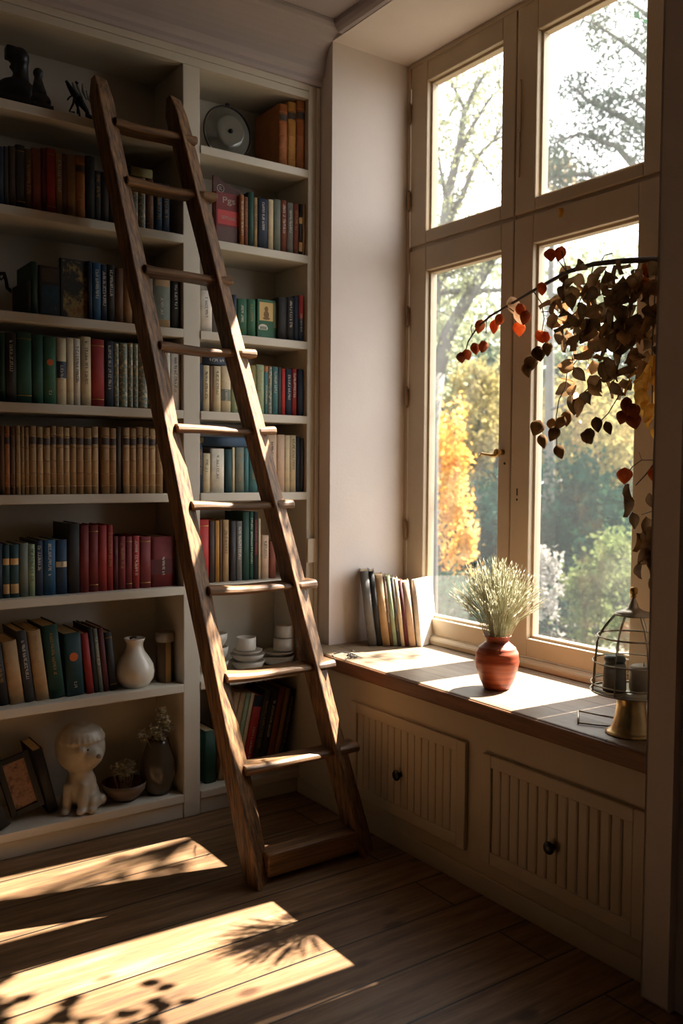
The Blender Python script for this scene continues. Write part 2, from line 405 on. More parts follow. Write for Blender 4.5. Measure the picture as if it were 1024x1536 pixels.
# second shelf down, left
row_books(1, 'left', [(-4, 6, 219, 'navy', 'plain'), (6, 13, 219, 'charcoal', 'plain'), (13, 24, 219, 'dark brown', 'plain'), (24, 38, 217, 'near-black', 'line'), (38, 48, 223, 'brown', 'text'), (48, 62, 222, 'red-brown', 'plain'),
  (62, 70, 222, 'maroon', 'plain'), (70, 84, 222, 'red', 'line'), (84, 94, 230, 'tan', 'text'), (94, 101, 230, 'brown', 'plain'), (101, 114, 232, 'tan', 'plain'), (114, 128, 233, 'orange tan', 'bands'),
  (129, 143, 234, 'black', 'plain'), (143, 152, 256, 'charcoal', 'text'), (152, 164, 258, 'near-black', 'plain'), (164, 176, 262, 'charcoal', 'plain'), (176, 189, 262, 'near-black', 'plain'),
  (190, 196, 254, 'dark teal', 'plain'), (197, 208, 266, 'tan', 'ornate'), (208, 219, 266, 'tan', 'ornate'), (219, 231, 268, 'brown', 'bands'), (233, 244, 274, 'dark blue', 'text'), (244, 255, 276, 'navy', 'text')])
# third shelf, left
row_books(2, 'left', [(40, 47, 420, 'black', 'plain'), (47, 56, 392, 'dark green', 'plain')])
BOOKN[('left', 2)] = 4
# pictorial books standing face out are added below (ordinal kept apart)
row_books(2, 'left', [(133, 139, 391, 'navy', 'plain'), (139, 152, 394, 'blue', 'text', dict(ink=INKW)), (152, 161, 397, 'navy', 'text'), (161, 173, 397, 'black', 'text', dict(ink=INKW)), (173, 186, 402, 'brown', 'plain'), (186, 199, 404, 'tan', 'text'), (199, 214, 407, 'brown', 'plain'),
  (216, 230, 411, 'grey', 'text', dict(ink=INKW)), (230, 256, 414, 'light tan', 'half:grey green:.15:.8'), (257, 271, 418, 'black', 'text', dict(ink=INKW))])
# fourth shelf, left
row_books(3, 'left', [(0, 8, 499, 'dark green', 'plain'), (8, 25, 499, 'near-black', 'text', dict(ink=INKW)), (25, 48, 498, 'bottle green', 'line'), (48, 65, 502, 'bottle green', 'plain'), (65, 85, 505, 'green', 'emblem'),
  (85, 100, 507, 'cream', 'half:navy:.4:.65'), (100, 111, 507, 'cream', 'plain'), (111, 121, 508, 'off-white', 'text', dict(ink=INKD)), (122, 137, 505, 'cream', 'text', dict(ink=INKD)), (137, 157, 509, 'red', 'line'), (158, 171, 511, 'navy', 'text'),
  (171, 179, 514, 'patterned teal', 'ornate'), (179, 192, 514, 'patterned teal', 'ornate'), (192, 200, 514, 'tan', 'ornate'), (200, 208, 515, 'patterned teal', 'ornate'), (208, 222, 515, 'tan', 'ornate'), (222, 238, 518, 'patterned teal', 'ornate'),
  (239, 250, 521, 'off-white', 'half:bright red:.35:.5'), (250, 256, 521, 'white', 'plain'), (256, 271, 522, 'white', 'text', dict(ink=INKD))])
# fifth shelf, left: a long set of tan volumes
xs5 = [(0, 7), (7, 15), (16, 23), (24, 31), (31, 37), (37, 44), (44, 55), (56, 65), (65, 76), (76, 85), (85, 96), (96, 105), (105, 115), (115, 126), (126, 138), (138, 148), (152, 165), (165, 175), (175, 182), (185, 195), (195, 205), (205, 215), (215, 224), (224, 234), (234, 245)]
for i, (a, b) in enumerate(xs5):
    c = 'dark brown' if i == 18 else ('orange tan' if i == 1 else ('brown' if i in (0, 2) else ['aged tan', 'tan', 'aged tan', 'light tan'][i % 4]))
    shelf_book(4, 'left', a, b, 638+(i % 3)*1.2+i*.12, c, 'bands' if i not in (0, 18) else 'plain', kind='volume', pages=PAPER2)
# sixth shelf, left
row_books(5, 'left', [(-5, 4, 816, 'navy', 'plain'), (4, 15, 817, 'dark teal', 'label'), (15, 29, 817, 'dark teal', 'label'), (29, 43, 815, 'grey green', 'plain'), (43, 53, 817, 'pale green', 'text', dict(ink=INKD)), (53, 65, 811, 'navy', 'text', dict(ink=INKW)),
  (65, 84, 810, 'blue', 'text', dict(ink=INKW)), (84, 101, 810, 'dark blue', 'half:cream:.5:.6'), (102, 120, 785, 'near-black', 'plain'), (120, 134, 788, 'dark red', 'plain'), (134, 148, 788, 'dark red', 'line'), (148, 161, 788, 'red', 'plain'), (161, 170, 788, 'red', 'text'),
  (171, 178, 805, 'maroon', 'plain'), (178, 189, 805, 'dark red', 'text'), (189, 199, 805, 'dark red', 'line'), (199, 210, 804, 'red', 'text'), (210, 227, 805, 'dark red', 'line'), (227, 263, 805, 'dark red', 'half:maroon:.25:.55')], rec=.03)
# seventh shelf, left: leaning to the left
L7 = [(0, 14, 966, 'black', 'text', -7), (15, 37, 962, 'light tan', 'plain', -7), (38, 53, 946, 'charcoal', 'text', -7), (54, 74, 946, 'light tan', 'text', -7), (75, 98, 938, 'dark green', 'text', -6), (101, 127, 950, 'dark teal', 'emblem', -3.5),
      (131, 142, 950, 'red', 'plain', -6), (142.5, 149, 940, 'black', 'plain', -6), (149.5, 156, 943, 'grey green', 'text', -6), (156.5, 165, 941, 'maroon', 'plain', -6), (166, 177, 948, 'black', 'line', -6)]
for a, b, yt, c, s, ln in L7: shelf_book(6, 'left', a, b, yt, c, s, lean=ln, rec=.045, desc=None)
# top shelf, right: three leather volumes at the right end
row_books(0, 'right', [(419.5, 432, 156, 'leather', 'bands'), (432.5, 445, 153, 'ochre', 'bands'), (445.5, 458.5, 151, 'leather', 'bands')], kind='volume', depth=.185, rec=.02, pages=PAPER2)
# second shelf, right
BOOKN[('right', 1)] = 1
row_books(1, 'right', [(361, 367, 292, 'orange tan', 'text'), (367, 373, 295, 'red-brown', 'text'), (373, 382, 288, 'dark green', 'plain'), (382, 387, 296, 'light tan', 'text', dict(ink=INKD)), (387, 403, 298, 'navy', 'text', dict(ink=INKW)), (403, 411, 299, 'cream', 'plain'),
  (411, 422, 299, 'grey green', 'plain'), (422, 431, 300, 'red-brown', 'text'), (431, 441, 304, 'grey', 'text', dict(ink=INKW)), (441, 449, 305, 'red-brown', 'text'), (449, 455, 306, 'black', 'label'), (455, 459, 306, 'tan', 'plain')])
# third shelf, right
row_books(2, 'right', [(301, 319, 436, 'white', 'text', dict(ink=INKD)), (319, 329, 437, 'grey', 'plain'), (329, 349, 442, 'grey green', 'plain'), (350, 356, 442, 'navy', 'plain'), (356, 371, 448, 'green', 'text'), (371, 384, 449, 'green', 'text')])
# fourth shelf, right
row_books(3, 'right', [(299, 305, 546, 'navy', 'plain'), (305, 315, 548, 'cream', 'text', dict(ink=INKD)), (315, 320, 549, 'brown', 'plain'), (320, 332, 549, 'cream', 'text', dict(ink=INKD)), (332, 347, 549, 'cream', 'half:grey green:.25:.5'), (347, 358, 549, 'pale green', 'plain'), (358, 373, 548, 'olive', 'plain'),
  (374, 385, 548, 'olive', 'text'), (385, 397, 547, 'pale green', 'text'), (397, 403, 549, 'teal', 'half:orange tan:.88:1'), (403, 409, 549, 'red-brown', 'ornate'), (409, 418, 550, 'teal', 'text'), (418, 423, 551, 'charcoal', 'plain'), (423, 429, 553, 'bright red', 'plain'), (429, 439, 554, 'navy', 'text', dict(ink=INKW)), (439, 446, 553, 'red', 'text'), (447, 456, 554, 'navy', 'plain')])
# fifth shelf, right
row_books(4, 'right', [(299, 305, 664, 'navy', 'text'), (305, 316, 680, 'cream', 'text', dict(ink=INKD)), (316, 337, 673, 'off-white', 'text', dict(ink=INKD)), (338, 349, 674, 'dark teal', 'plain'), (349, 353, 671, 'cream', 'plain'), (353, 367, 671, 'grey green', 'text'), (367, 374, 672, 'teal', 'plain'), (374, 387, 673, 'teal', 'text'), (387, 400, 660, 'grey green', 'plain'),
  (401, 416, 652, 'pinkish cream', 'text', dict(ink=INKD)), (416, 428, 652, 'pinkish cream', 'plain'), (428, 436, 653, 'cream', 'plain'), (436, 445, 653, 'cream', 'text', dict(ink=INKD)), (446, 451, 654, 'navy', 'plain'), (451, 457, 657, 'black', 'plain')])
# sixth shelf, right
row_books(5, 'right', [(299, 314, 780, 'bright red', 'line'), (314.5, 323, 782, 'dark brown', 'plain'), (323.5, 330, 781, 'ochre', 'plain'), (330.5, 334, 780, 'brown', 'plain'), (335, 344, 780, 'light tan', 'text', dict(ink=INKD)), (347, 355, 782, 'charcoal', 'plain'), (355.5, 364, 782, 'grey', 'text', dict(ink=INKW)), (364.5, 375, 768, 'dark green', 'plain'),
  (375.5, 381, 768, 'bottle green', 'text', dict(ink=INKW)), (381.5, 388, 768, 'black', 'text', dict(ink=cloth(srgb(170, 50, 44), 'ink_red'))), (388.5, 392, 778, 'cream', 'plain'), (393, 404, 803, 'pinkish cream', 'text', dict(ink=INKD)), (405, 415, 812, 'red-brown', 'plain')], rec=.035)
# bottom shelf, right
L8 = [(308, 325, 1094, 'dark green', 'plain', 0), (327, 338, 1040, 'light tan', 'plain', 12), (338.5, 348, 1040, 'light tan', 'plain', 12), (348.5, 356, 1040, 'pale green', 'plain', 12), (356.5, 363, 1041, 'cream', 'plain', 12), (363.5, 379, 1045, 'bright red', 'half:navy:.86:1', 12), (379.5, 391, 1036, 'charcoal', 'text', 12), (391.5, 403, 1036, 'near-black', 'text', 12),
      (403.5, 414, 1032, 'red-brown', 'plain', 12), (414.5, 422, 1034, 'tan', 'plain', 12), (422.5, 431, 1034, 'near-black', 'text', 12), (443, 454, 1040, 'black', 'plain', 1)]
L8 = [q if k == 0 else (327+(q[0]-327)*.93, 327+(q[1]-327)*.93)+q[2:] for k, q in enumerate(L8[:-1])]
for a, b, yt, c, s, ln in L8:
    z = SZ[7]; k = 1150
    # base positions are read at the foot of the spines, so unproject there
    A = at(a, k, 'y', YF+.05); B = at(b, k, 'y', YF+.05); h = at((a+b)/2, yt, 'y', YF+.05).z-z; t = (B.x-A.x)-.0015; th = math.radians(ln)
    tt = t*math.cos(th); r = make_book(tt, h/math.cos(th)*.97, random.uniform(.14, .17), c, s)
    r.rotation_euler = (0, th, 0); r.location = ((A.x+B.x)/2, YF+.056, z+tt/2*abs(math.sin(th))+.0002)
    i = BOOKN.get(('right', 7), 0); BOOKN[('right', 7)] = i+1
    st = 'leaning to the right' if ln > 5 else 'standing upright'
    tag(r, f'{c} hardback {st}, {ORD[i]} from left, right bay, bottom shelf', 'book', 'books on the right bay bottom shelf')

def cover_quad(r, w, d, h, mat, name, y0, y1, z0, z1, off=.0006):
    """flat print on the +x cover of an unrotated book (y along the cover)"""
    x = w/2+off
    return MB().add([(x, y0, z0), (x, y1, z0), (x, y1, z1), (x, y0, z1)], [(0, 1, 2, 3)]).build(name, mat, r)
def face_book(row, px0, px1, ytop, t, col, label, group, rec=.03, extra=None):
    y = YF+rec; z = SZ[row]; A = at(px0, ytop, 'y', y); B = at(px1, ytop, 'y', y); h = at((px0+px1)/2, ytop, 'y', y).z-z; w = B.x-A.x-.003
    r = make_book(t, h, w, col, 'plain'); r.rotation_euler = (0, 0, -PI/2); r.location = (A.x+.006, y+t/2, z+.0002)
    tag(r, label, 'book', group)
    if extra: extra(r, t, w, h)
    return r
def ex1(r, t, w, h):
    cover_quad(r, t, w, h, picture('cover_print_blue', [srgb(14, 22, 30), srgb(30, 62, 76), srgb(20, 40, 50), srgb(96, 110, 104)], 16), 'cover_picture', w*.08, w*.94, h*.06, h*.62)
    cover_quad(r, t, w, h, picture('cover_print_dark', [srgb(24, 22, 24), srgb(70, 58, 52), srgb(30, 28, 30)], 20), 'cover_picture', w*.08, w*.94, h*.68, h*.95)
face_book(2, 57, 88, 399, .02, 'near-black', 'black book with blue banded cover standing face out, left bay, third shelf down', 'face-out books on the left bay third shelf', extra=ex1)
def ex2(r, t, w, h):
    cover_quad(r, t, w, h, picture('cover_print_still_life', [srgb(18, 18, 18), srgb(40, 46, 40), srgb(30, 28, 28), srgb(150, 124, 70), srgb(120, 62, 44), srgb(30, 40, 40)], 14), 'cover_picture', w*.06, w*.96, h*.03, h*.97)
face_book(2, 89, 131.5, 389, .024, 'near-black', 'tall dark book with painted still-life cover facing out, left bay, third shelf down', 'face-out books on the left bay third shelf', extra=ex2)
def ex3(r, t, w, h):
    cover_quad(r, t, w, h, paint('cover_label_yellow', srgb(206, 176, 110), .6, .08, 20, .1), 'cover_label', w*.08, w*.72, h*.46, h*.93)
    e = MB(); x = t/2+.0012
    for (cy, cz, ry, rz) in ((.4, .76, .09, .07), (.4, .62, .13, .1), (.4, .52, .17, .035)):
        e.add([(x, w*cy+w*ry*math.cos(a), h*cz+h*rz*math.sin(a)) for a in [2*PI*i/14 for i in range(14)]], [tuple(range(14))]); x += .0002
    e.build('portrait_print', paint('print_brown', srgb(120, 92, 54), .7, .1, 30, 0), r)
    cover_quad(r, t, w, h, paint('cover_strip_pale', srgb(120, 132, 96), .6, .1, 30, .1), 'cover_label', w*.76, w*.95, h*.3, h*.95)
    g = MB(); x = t/2+.001
    g.add([(x, w*(.25+.22*math.cos(a)), h*(.27+.1*max(-.5, math.sin(a)))) for a in [2*PI*i/16 for i in range(16)]], [tuple(range(16))]); g.build('badge', INKW, r)
    g = MB()
    for q in range(5): g.add([(x+.0006, w*(.1+q*.065), h*.23), (x+.0006, w*(.14+q*.065), h*.23), (x+.0006, w*(.14+q*.065), h*.31), (x+.0006, w*(.1+q*.065), h*.31)], [(0, 1, 2, 3)])
    g.build('badge_lettering', cloth(srgb(*COL['green']), 'green'), r)
face_book(2, 384.5, 417, 450, .03, 'green', 'green book facing out with yellow portrait label, right bay, third shelf down', 'face-out books on the right bay third shelf', extra=ex3)
BOOKN[('right', 2)] = 7
row_books(2, 'right', [(418, 431, 446, 'black', 'plain'), (431, 442, 446, 'black', 'text', dict(ink=INKW)), (442, 449, 444, 'navy', 'plain'), (449, 456, 443, 'navy', 'half:red:.5:1')])
# red magazine-like book, second shelf right, with arched top board behind
def ex4(r, t, w, h):
    cover_quad(r, t, w, h, paint('cover_brown_print', srgb(86, 48, 42), .5, .15, 20, .1), 'cover_picture', w*.04, w*.97, h*.03, h*.34)
    cover_quad(r, t, w, h, paint('cover_scarlet', srgb(190, 46, 44), .5, .1, 20, .1), 'cover_label', w*.06, w*.97, h*.38, h*.66)
    def word(s, z0, z1, y0, y1, nm):
        c = bpy.data.curves.new('lettering', 'FONT'); c.body = s; c.size = 1; o = bpy.data.objects.new('tmp', c); C.objects.link(o)
        dg = bpy.context.evaluated_depsgraph_get(); me = bpy.data.meshes.new_from_object(o.evaluated_get(dg)); bpy.data.objects.remove(o)
        vs = [v.co.copy() for v in me.vertices]; mx = max(v.x for v in vs); mn = min(v.x for v in vs); hy = max(v.y for v in vs); ly = min(v.y for v in vs)
        for v in me.vertices:
            u = (v.co.x-mn)/(mx-mn); q = (v.co.y-ly)/(hy-ly); v.co = Vector((t/2+.0014, w*(y0+(y1-y0)*u), h*(z0+(z1-z0)*q)))
        me.materials.clear(); me.materials.append(paint('faded_lettering', srgb(168, 150, 140), .6, .2, 60, 0)); ob = bpy.data.objects.new(nm, me); C.objects.link(ob); ob.parent = r
    word('Pgs', .76, .92, .26, .76, 'title'); word('SEMANIC', .48, .55, .2, .84, 'title')
face_book(1, 322, 360, 290, .02, 'dark red', 'dark red book facing out with scarlet band, right bay, second shelf down', 'face-out books on the right bay second shelf', rec=.03, extra=ex4)
y = YF+.06; A = at(320, 262, 'y', y); B = at(361, 283, 'y', y); zb = SZ[1]
pts = [(A.x, zb+.0005), (B.x, zb+.0005), (B.x, B.z-.004)]
for i in range(8):
    u = i/7; pts.append((B.x+(A.x+.018-B.x)*u, B.z-.004+(A.z-B.z)*(u**2.2)))
pts += [(A.x, A.z)]
mb = MB(); n = len(pts)
mb.add([(x, y, z) for x, z in pts]+[(x, y+.012, z) for x, z in pts], [tuple(range(n)), tuple(range(2*n-1, n-1, -1))]+[((i+1) % n, i, n+i, n+(i+1) % n) for i in range(n)])
hb = tag(mb.build('carved_board', cloth(srgb(74, 34, 28), 'board_brown')), 'dark brown board with scooped top behind the red face-out book', 'board')
g = MB(); cx, cz = A.x+.03, A.z-.045
g.tube([(cx+.014*math.cos(a), y-.0006, cz+.014*math.sin(a)) for a in [2*PI*i/16 for i in range(17)]], .0011, 5)
g.tube([(cx-.004, y-.0006, cz-.006), (cx-.004, y-.0006, cz+.006), (cx+.003, y-.0006, cz+.004), (cx-.003, y-.0006, cz), (cx+.005, y-.0006, cz-.006)], .001, 5)
g.build('stamped_mark', INKW, hb)
# lying books on top of standing ones
def lying(px0, px1, ytop, ybot, row, col, label, under_h, rec=.015, depth=.15, style='text', ink=None):
    y = YF+rec; A = at(px0, ybot, 'y', y); B = at(px1, ytop, 'y', y)
    t = max(.014, (at(px0, ytop, 'y', y).z-A.z)*.9); w = B.x-A.x
    r = make_book(t, w, depth, col, style, ink); r.rotation_euler = (0, PI/2, 0); r.location = (A.x, y, under_h+t/2+.0005); tag(r, label, 'book'); return r
def top_of(px, ytop, rec=.012): return at(px, ytop, 'y', YF+rec).z
lying(303, 338, 533, 548, 3, 'navy', 'navy book lying flat on the cream books, right bay, fourth shelf down', max(top_of(310, 548), top_of(326, 549), top_of(317.5, 549), top_of(339, 549))+.0012, ink=INKW)
lying(306, 370, 654, 670, 4, 'dark blue', 'dark blue book lying flat across the standing books, right bay, fifth shelf down', max(top_of(326, 673), top_of(351, 671), top_of(360, 671), top_of(343, 674))+.0012, ink=INKW, style='plain')
lying(196, 228, 249, 264, 1, 'olive', 'olive book lying flat on the short tan books, left bay, second shelf down', max(top_of(202, 266), top_of(213, 266), top_of(225, 268))+.0012, style='plain')

# ------------------------------------------------------------------ ladder
LY = lambda z: 2.35+.222*z
def lad(px, py):
    d = ray(px, py); t = (2.35+.222*CZ)/(d.y-.222*d.z); return CAM+d*t
ladder = tag(empty('ladder', (1.55, 2.45, 0)), 'tall dark weathered wooden library ladder leaning against the bookcase', 'ladder')
def lpart(name, mb, mat, bev=.004, sub=None):
    o = mb.build(name, mat, ladder, bev); o.matrix_parent_inverse = Matrix.Translation((-1.55, -2.45, 0)); return o
def fitline(pp):
    P = [lad(*q) for q in pp]; z = np.array([p.z for p in P]); x = np.array([p.x for p in P]); b, a = np.polyfit(z, x, 1); return a, b
LA, LB = fitline([(386, 1309), (325, 1030), (272, 776), (230, 560), (188, 305)])
RA, RB = fitline([(542, 1262), (518, 1191), (475, 1000), (433, 827), (370, 587), (342, 470), (303, 330)])
def stile(a, b, z1):
    mb = MB(); N = 44; ring = []
    ph = [random.uniform(0, 6) for _ in range(6)]
    for i in range(N+1):
        z = z1*i/N
        wob = .002*math.sin(z*4+ph[0])+.0008*math.sin(z*13+ph[1]); w2 = .0015*math.sin(z*9+ph[2])
        x = a+b*z+wob; y = LY(z)
        s = 1.0+.25*max(0, 1-z/.5)*.5
        # toed section: outer-front, inner-front (set back), inner-back, outer-back
        F = [(-.001, -.001), (.003, -.001), (.067*s+w2, .048), (.068*s+w2, .053), (.064*s, .092), (.058*s, .095), (.004, .095), (-.002, .090), (-.003, .002)]
        if z > z1-.10:   # rounded head, cut towards the back and front
            u = (z-(z1-.10))/.10; k = math.sqrt(max(0, 1-u*u))
            F = [(.032+(fx-.032)*(.7+.3*k), .05+(fy-.05)*(.4+.6*k)) for fx, fy in F]
        ring.append([(x+fx, y+fy, z) for fx, fy in F])
    n = len(ring[0]); vs = [v for r in ring for v in r]
    fs = [(i*n+k, i*n+(k+1) % n, (i+1)*n+(k+1) % n, (i+1)*n+k) for i in range(N) for k in range(n)]
    fs += [tuple(range(n-1, -1, -1)), tuple(range(N*n, N*n+n))]
    mb.add(vs, fs); return mb
LTOP = lad(150, 108).z; RTOP = lad(268, 140).z
lpart('stile', stile(LA, LB, LTOP), LADW, .003)
lpart('stile', stile(RA, RB, RTOP), LADW, .003)
RUNG = [(lad(*q).z, e_) for q, e_ in (((225, 190), 0), ((260, 280), .02), ((273, 408), 0), ((302, 522), .018), ((325, 643), .018), ((358, 758), .016), ((389, 883), .03), ((416, 1010), .022), ((446, 1143), .032))]
for z, ext in RUNG:
    x0 = LA+LB*z+.045; x1 = RA+RB*z+.066+ext
    y0 = LY(z)+.010; mb = MB(); N = 24; ring = []
    ph = random.uniform(0, 6)
    for i in range(N+1):
        u = i/N; x = x0+(x1-x0)*u
        sag = -.004*math.sin(PI*u)+.0015*math.sin(9*u+ph); wr = .003*math.sin(5*u+ph)
        yy = y0+(0 if u < .82 else -.004)
        hh = .015-.003*math.sin(PI*u); dd = .082
        prof = [(yy+wr, z-hh*.4+sag), (yy+.006+wr, z-hh+sag), (yy+dd-.004, z-hh+sag), (yy+dd, z-hh*.3+sag), (yy+dd, z+hh*.5+sag), (yy+dd-.006, z+hh+sag), (yy+.014+wr, z+hh+sag), (yy+.003+wr, z+hh*.5+sag)]
        ring.append([(x, p, q) for p, q in prof])
    n = len(ring[0]); vs = [v for r in ring for v in r]
    fs = [(i*n+(k+1) % n, i*n+k, (i+1)*n+k, (i+1)*n+(k+1) % n) for i in range(N) for k in range(n)]+[tuple(range(n)), tuple(range(N*n+n-1, N*n-1, -1))]
    mb.add(vs, fs); lpart('rung', mb, LADR, .003)
z = .055; lpart('bottom_rail', MB().box(LA+LB*z+.055, LY(z)+.012, .018, RA+RB*z+.008, LY(z)+.09, .092), LADR, .006)

# ------------------------------------------------------------------ window
win = struct(empty('window_1', (XW, 2.3, .6)))
def wp(name, mb, mat, parent=None, bev=.003):
    o = mb.build(name, mat, parent or win, bev)
    if not parent: o.matrix_parent_inverse = Matrix.Translation((-XW, -2.3, -.6))
    return o
def frame_mb(y0, y1, z0, z1, wl, wr, wb, wt, x0, x1):
    m = MB()
    m.box(x0, y0, z0, x1, y0+wr, z1); m.box(x0, y1-wl, z0, x1, y1, z1)
    m.box(x0, y0+wr, z0, x1, y1-wl, z0+wb); m.box(x0, y0+wr, z1-wt, x1, y1-wl, z1); return m
of = MB()
of.box(XW-.002, 2.905, .60, 2.45, 2.9245, 2.949); of.box(XW-.002, 1.656, .60, 2.45, 1.695, 2.949)
of.box(XW+.004, 1.695, .60, 2.45, 2.905, .625); of.box(XW-.004, 1.695, 2.93, 2.45, 2.905, 2.949)
of.box(XW+.012, 1.695, 2.185, 2.45, 2.905, 2.225); of.box(XW+.02, 2.295, .625, 2.45, 2.335, 2.93)
wp('outer_frame', of, FRAME)
wp('drip_ledge', MB().extrude([(XW+.005, .601), (XW-.03, .601), (XW-.03, .622), (XW-.012, .632), (XW+.005, .632)], 'y', 1.70, 2.90), FRAME)
GLASS = glassmat('window_glass', (.985, .99, .99, 1), .007, .05)  # dusty translucent film put in to make the view outside hazy
# four sashes: (y0,y1,z0,z1, glass y0,y1,z0,z1)
for (y0, y1, z0, z1, g0, g1, h0, h1) in [
    (2.318, 2.902, 2.213, 2.945, 2.385, 2.802, 2.262, 2.852), (1.700, 2.312, 2.211, 2.94, 1.772, 2.216, 2.254, 2.826),
    (2.318, 2.902, .634, 2.197, 2.378, 2.80, .700, 2.102), (1.700, 2.312, .634, 2.197, 1.786, 2.222, .700, 2.095)]:
    s = wp('sash', frame_mb(y0, y1, z0, z1, y1-g1, g0-y0, h0-z0, z1-h1, XW, XW+.06), FRAME, bev=.004)
    b = .012   # glazing bead stepped back inside the rails
    wp('glazing_bead', frame_mb(g0-.002, g1+.002, h0-.002, h1+.002, b, b, b, b, XW+.020, XW+.052), FRAME, s, .002)
    wp('glass_pane', MB().box(XW+.034, g0+.004, h0+.004, XW+.038, g1-.004, h1-.004), GLASS, s, 0)
for yy, zz in [(2.9, 2.75), (2.9, 2.40), (2.9, 1.93), (2.9, 1.60), (2.9, 1.05), (2.9, .8)]:
    h = MB(); h.tube([(XW-.008, yy, zz-.035), (XW-.008, yy, zz+.035)], .007, 10); h.ball((XW-.008, yy, zz+.04), .006, 8, 6); h.ball((XW-.008, yy, zz-.04), .006, 8, 6)
    wp('hinge', h, metal('painted_hinge', srgb(150, 120, 90), .5, .4), bev=0)
# upper latch, long flat bar on the meeting stile
lb = MB(); lb.box(XW-.010, 2.287, 2.50, XW-.0005, 2.302, 2.68); lb.box(XW-.006, 2.291, 2.34, XW-.0005, 2.298, 2.50)
wp('latch_bar', lb, FRAME)
# brass handle
hd = MB(); hz = 1.360; hy = 2.352
hd.tube([(XW-.001, hy, hz+.006), (XW-.032, hy, hz+.006)], .0105, 12); hd.ball((XW-.034, hy, hz+.004), (.008, .016, .016), 12, 8)
hd.tube([(XW-.034, hy, hz-.004), (XW-.036, hy+.02, hz-.006), (XW-.036, hy+.05, hz-.002), (XW-.036, hy+.074, hz+.002), (XW-.032, hy+.084, hz-.006)], [.007, .006, .005, .005, .006], 10)
wp('window_handle', hd, BRASS, bev=0)
kp = MB(); kp.box(XW-.0015, 2.276, 1.21, XW, 2.281, 1.235); kp.ball((XW, 2.279, 1.195), .004, 8, 6); kp.ball((XW, 2.343, 1.325), .005, 8, 6)
wp('keyhole', kp, BLACK, bev=0)
sk = MB()
sk.box(XW+.016, 2.905, 2.197, XW+.020, 1.70, 2.211); sk.box(XW+.012, 2.312, .64, XW+.019, 2.318, 2.94)
wp('seam_shade_strip', sk, SEAM, bev=0)  # dark strips painted in for the shade in the gaps between sashes

# ------------------------------------------------------------------ window seat
ct_m, nt, out = new_mat('countertop_boards')
v = coords(nt, (1, 1, 1), (0, 0, PI/2), (0, 0, 0))
br = nd(nt, 'TexBrick', Scale=1.0, **{'Mortar Size': .0022, 'Mortar Smooth': .1, 'Brick Width': .62, 'Row Height': .155}); br.offset = .4
br.inputs['Color1'].default_value = srgb(142, 122, 98); br.inputs['Color2'].default_value = srgb(158, 138, 114); br.inputs['Mortar'].default_value = srgb(84, 66, 48)
nt.links.new(v, br.inputs['Vector'])
g = noise(nt, coords(nt, (14, 1.2, 14)), 2.4, 7, .62)
col = mix_col(nt, .45, br.outputs['Color'], ramp(nt, g, [(.3, srgb(140, 110, 80)), (.65, (1, 1, 1, 1))]), 'MULTIPLY')
blot = noise(nt, coords(nt), 7, 5); col = mix_col(nt, .35, col, ramp(nt, blot, [(.35, srgb(150, 122, 92)), (.6, (1, 1, 1, 1))]), 'MULTIPLY')
p = nd(nt, 'BsdfPrincipled', Roughness=.5); nt.links.new(col, p.inputs['Base Color']); nt.links.new(bump(nt, g, .25, .003), p.inputs['Normal']); nt.links.new(p.outputs[0], out.inputs[0])
EDGE = wood('counter_edge_wood', srgb(112, 78, 50), srgb(164, 122, 84), 'y', .8, .5, .4)
ct = tag(empty('countertop', (2.1, 2.2, .55)), 'pale worn wooden window-seat top under the tall window', 'countertop')
o = MB().box(1.893, YP+.001, .562, XW+.009, YR-.001, ZC).box(1.893, YR-.001, .562, XN-.001, YF-.02, ZC).build('top_board', ct_m, ct, .006); o.matrix_parent_inverse = Matrix.Translation((-2.1, -2.2, -.55))
o = MB().box(1.886, YP+.001, .546, 1.905, YF-.02, .596).build('front_edging', EDGE, ct, .007, 3); o.matrix_parent_inverse = Matrix.Translation((-2.1, -2.2, -.55))

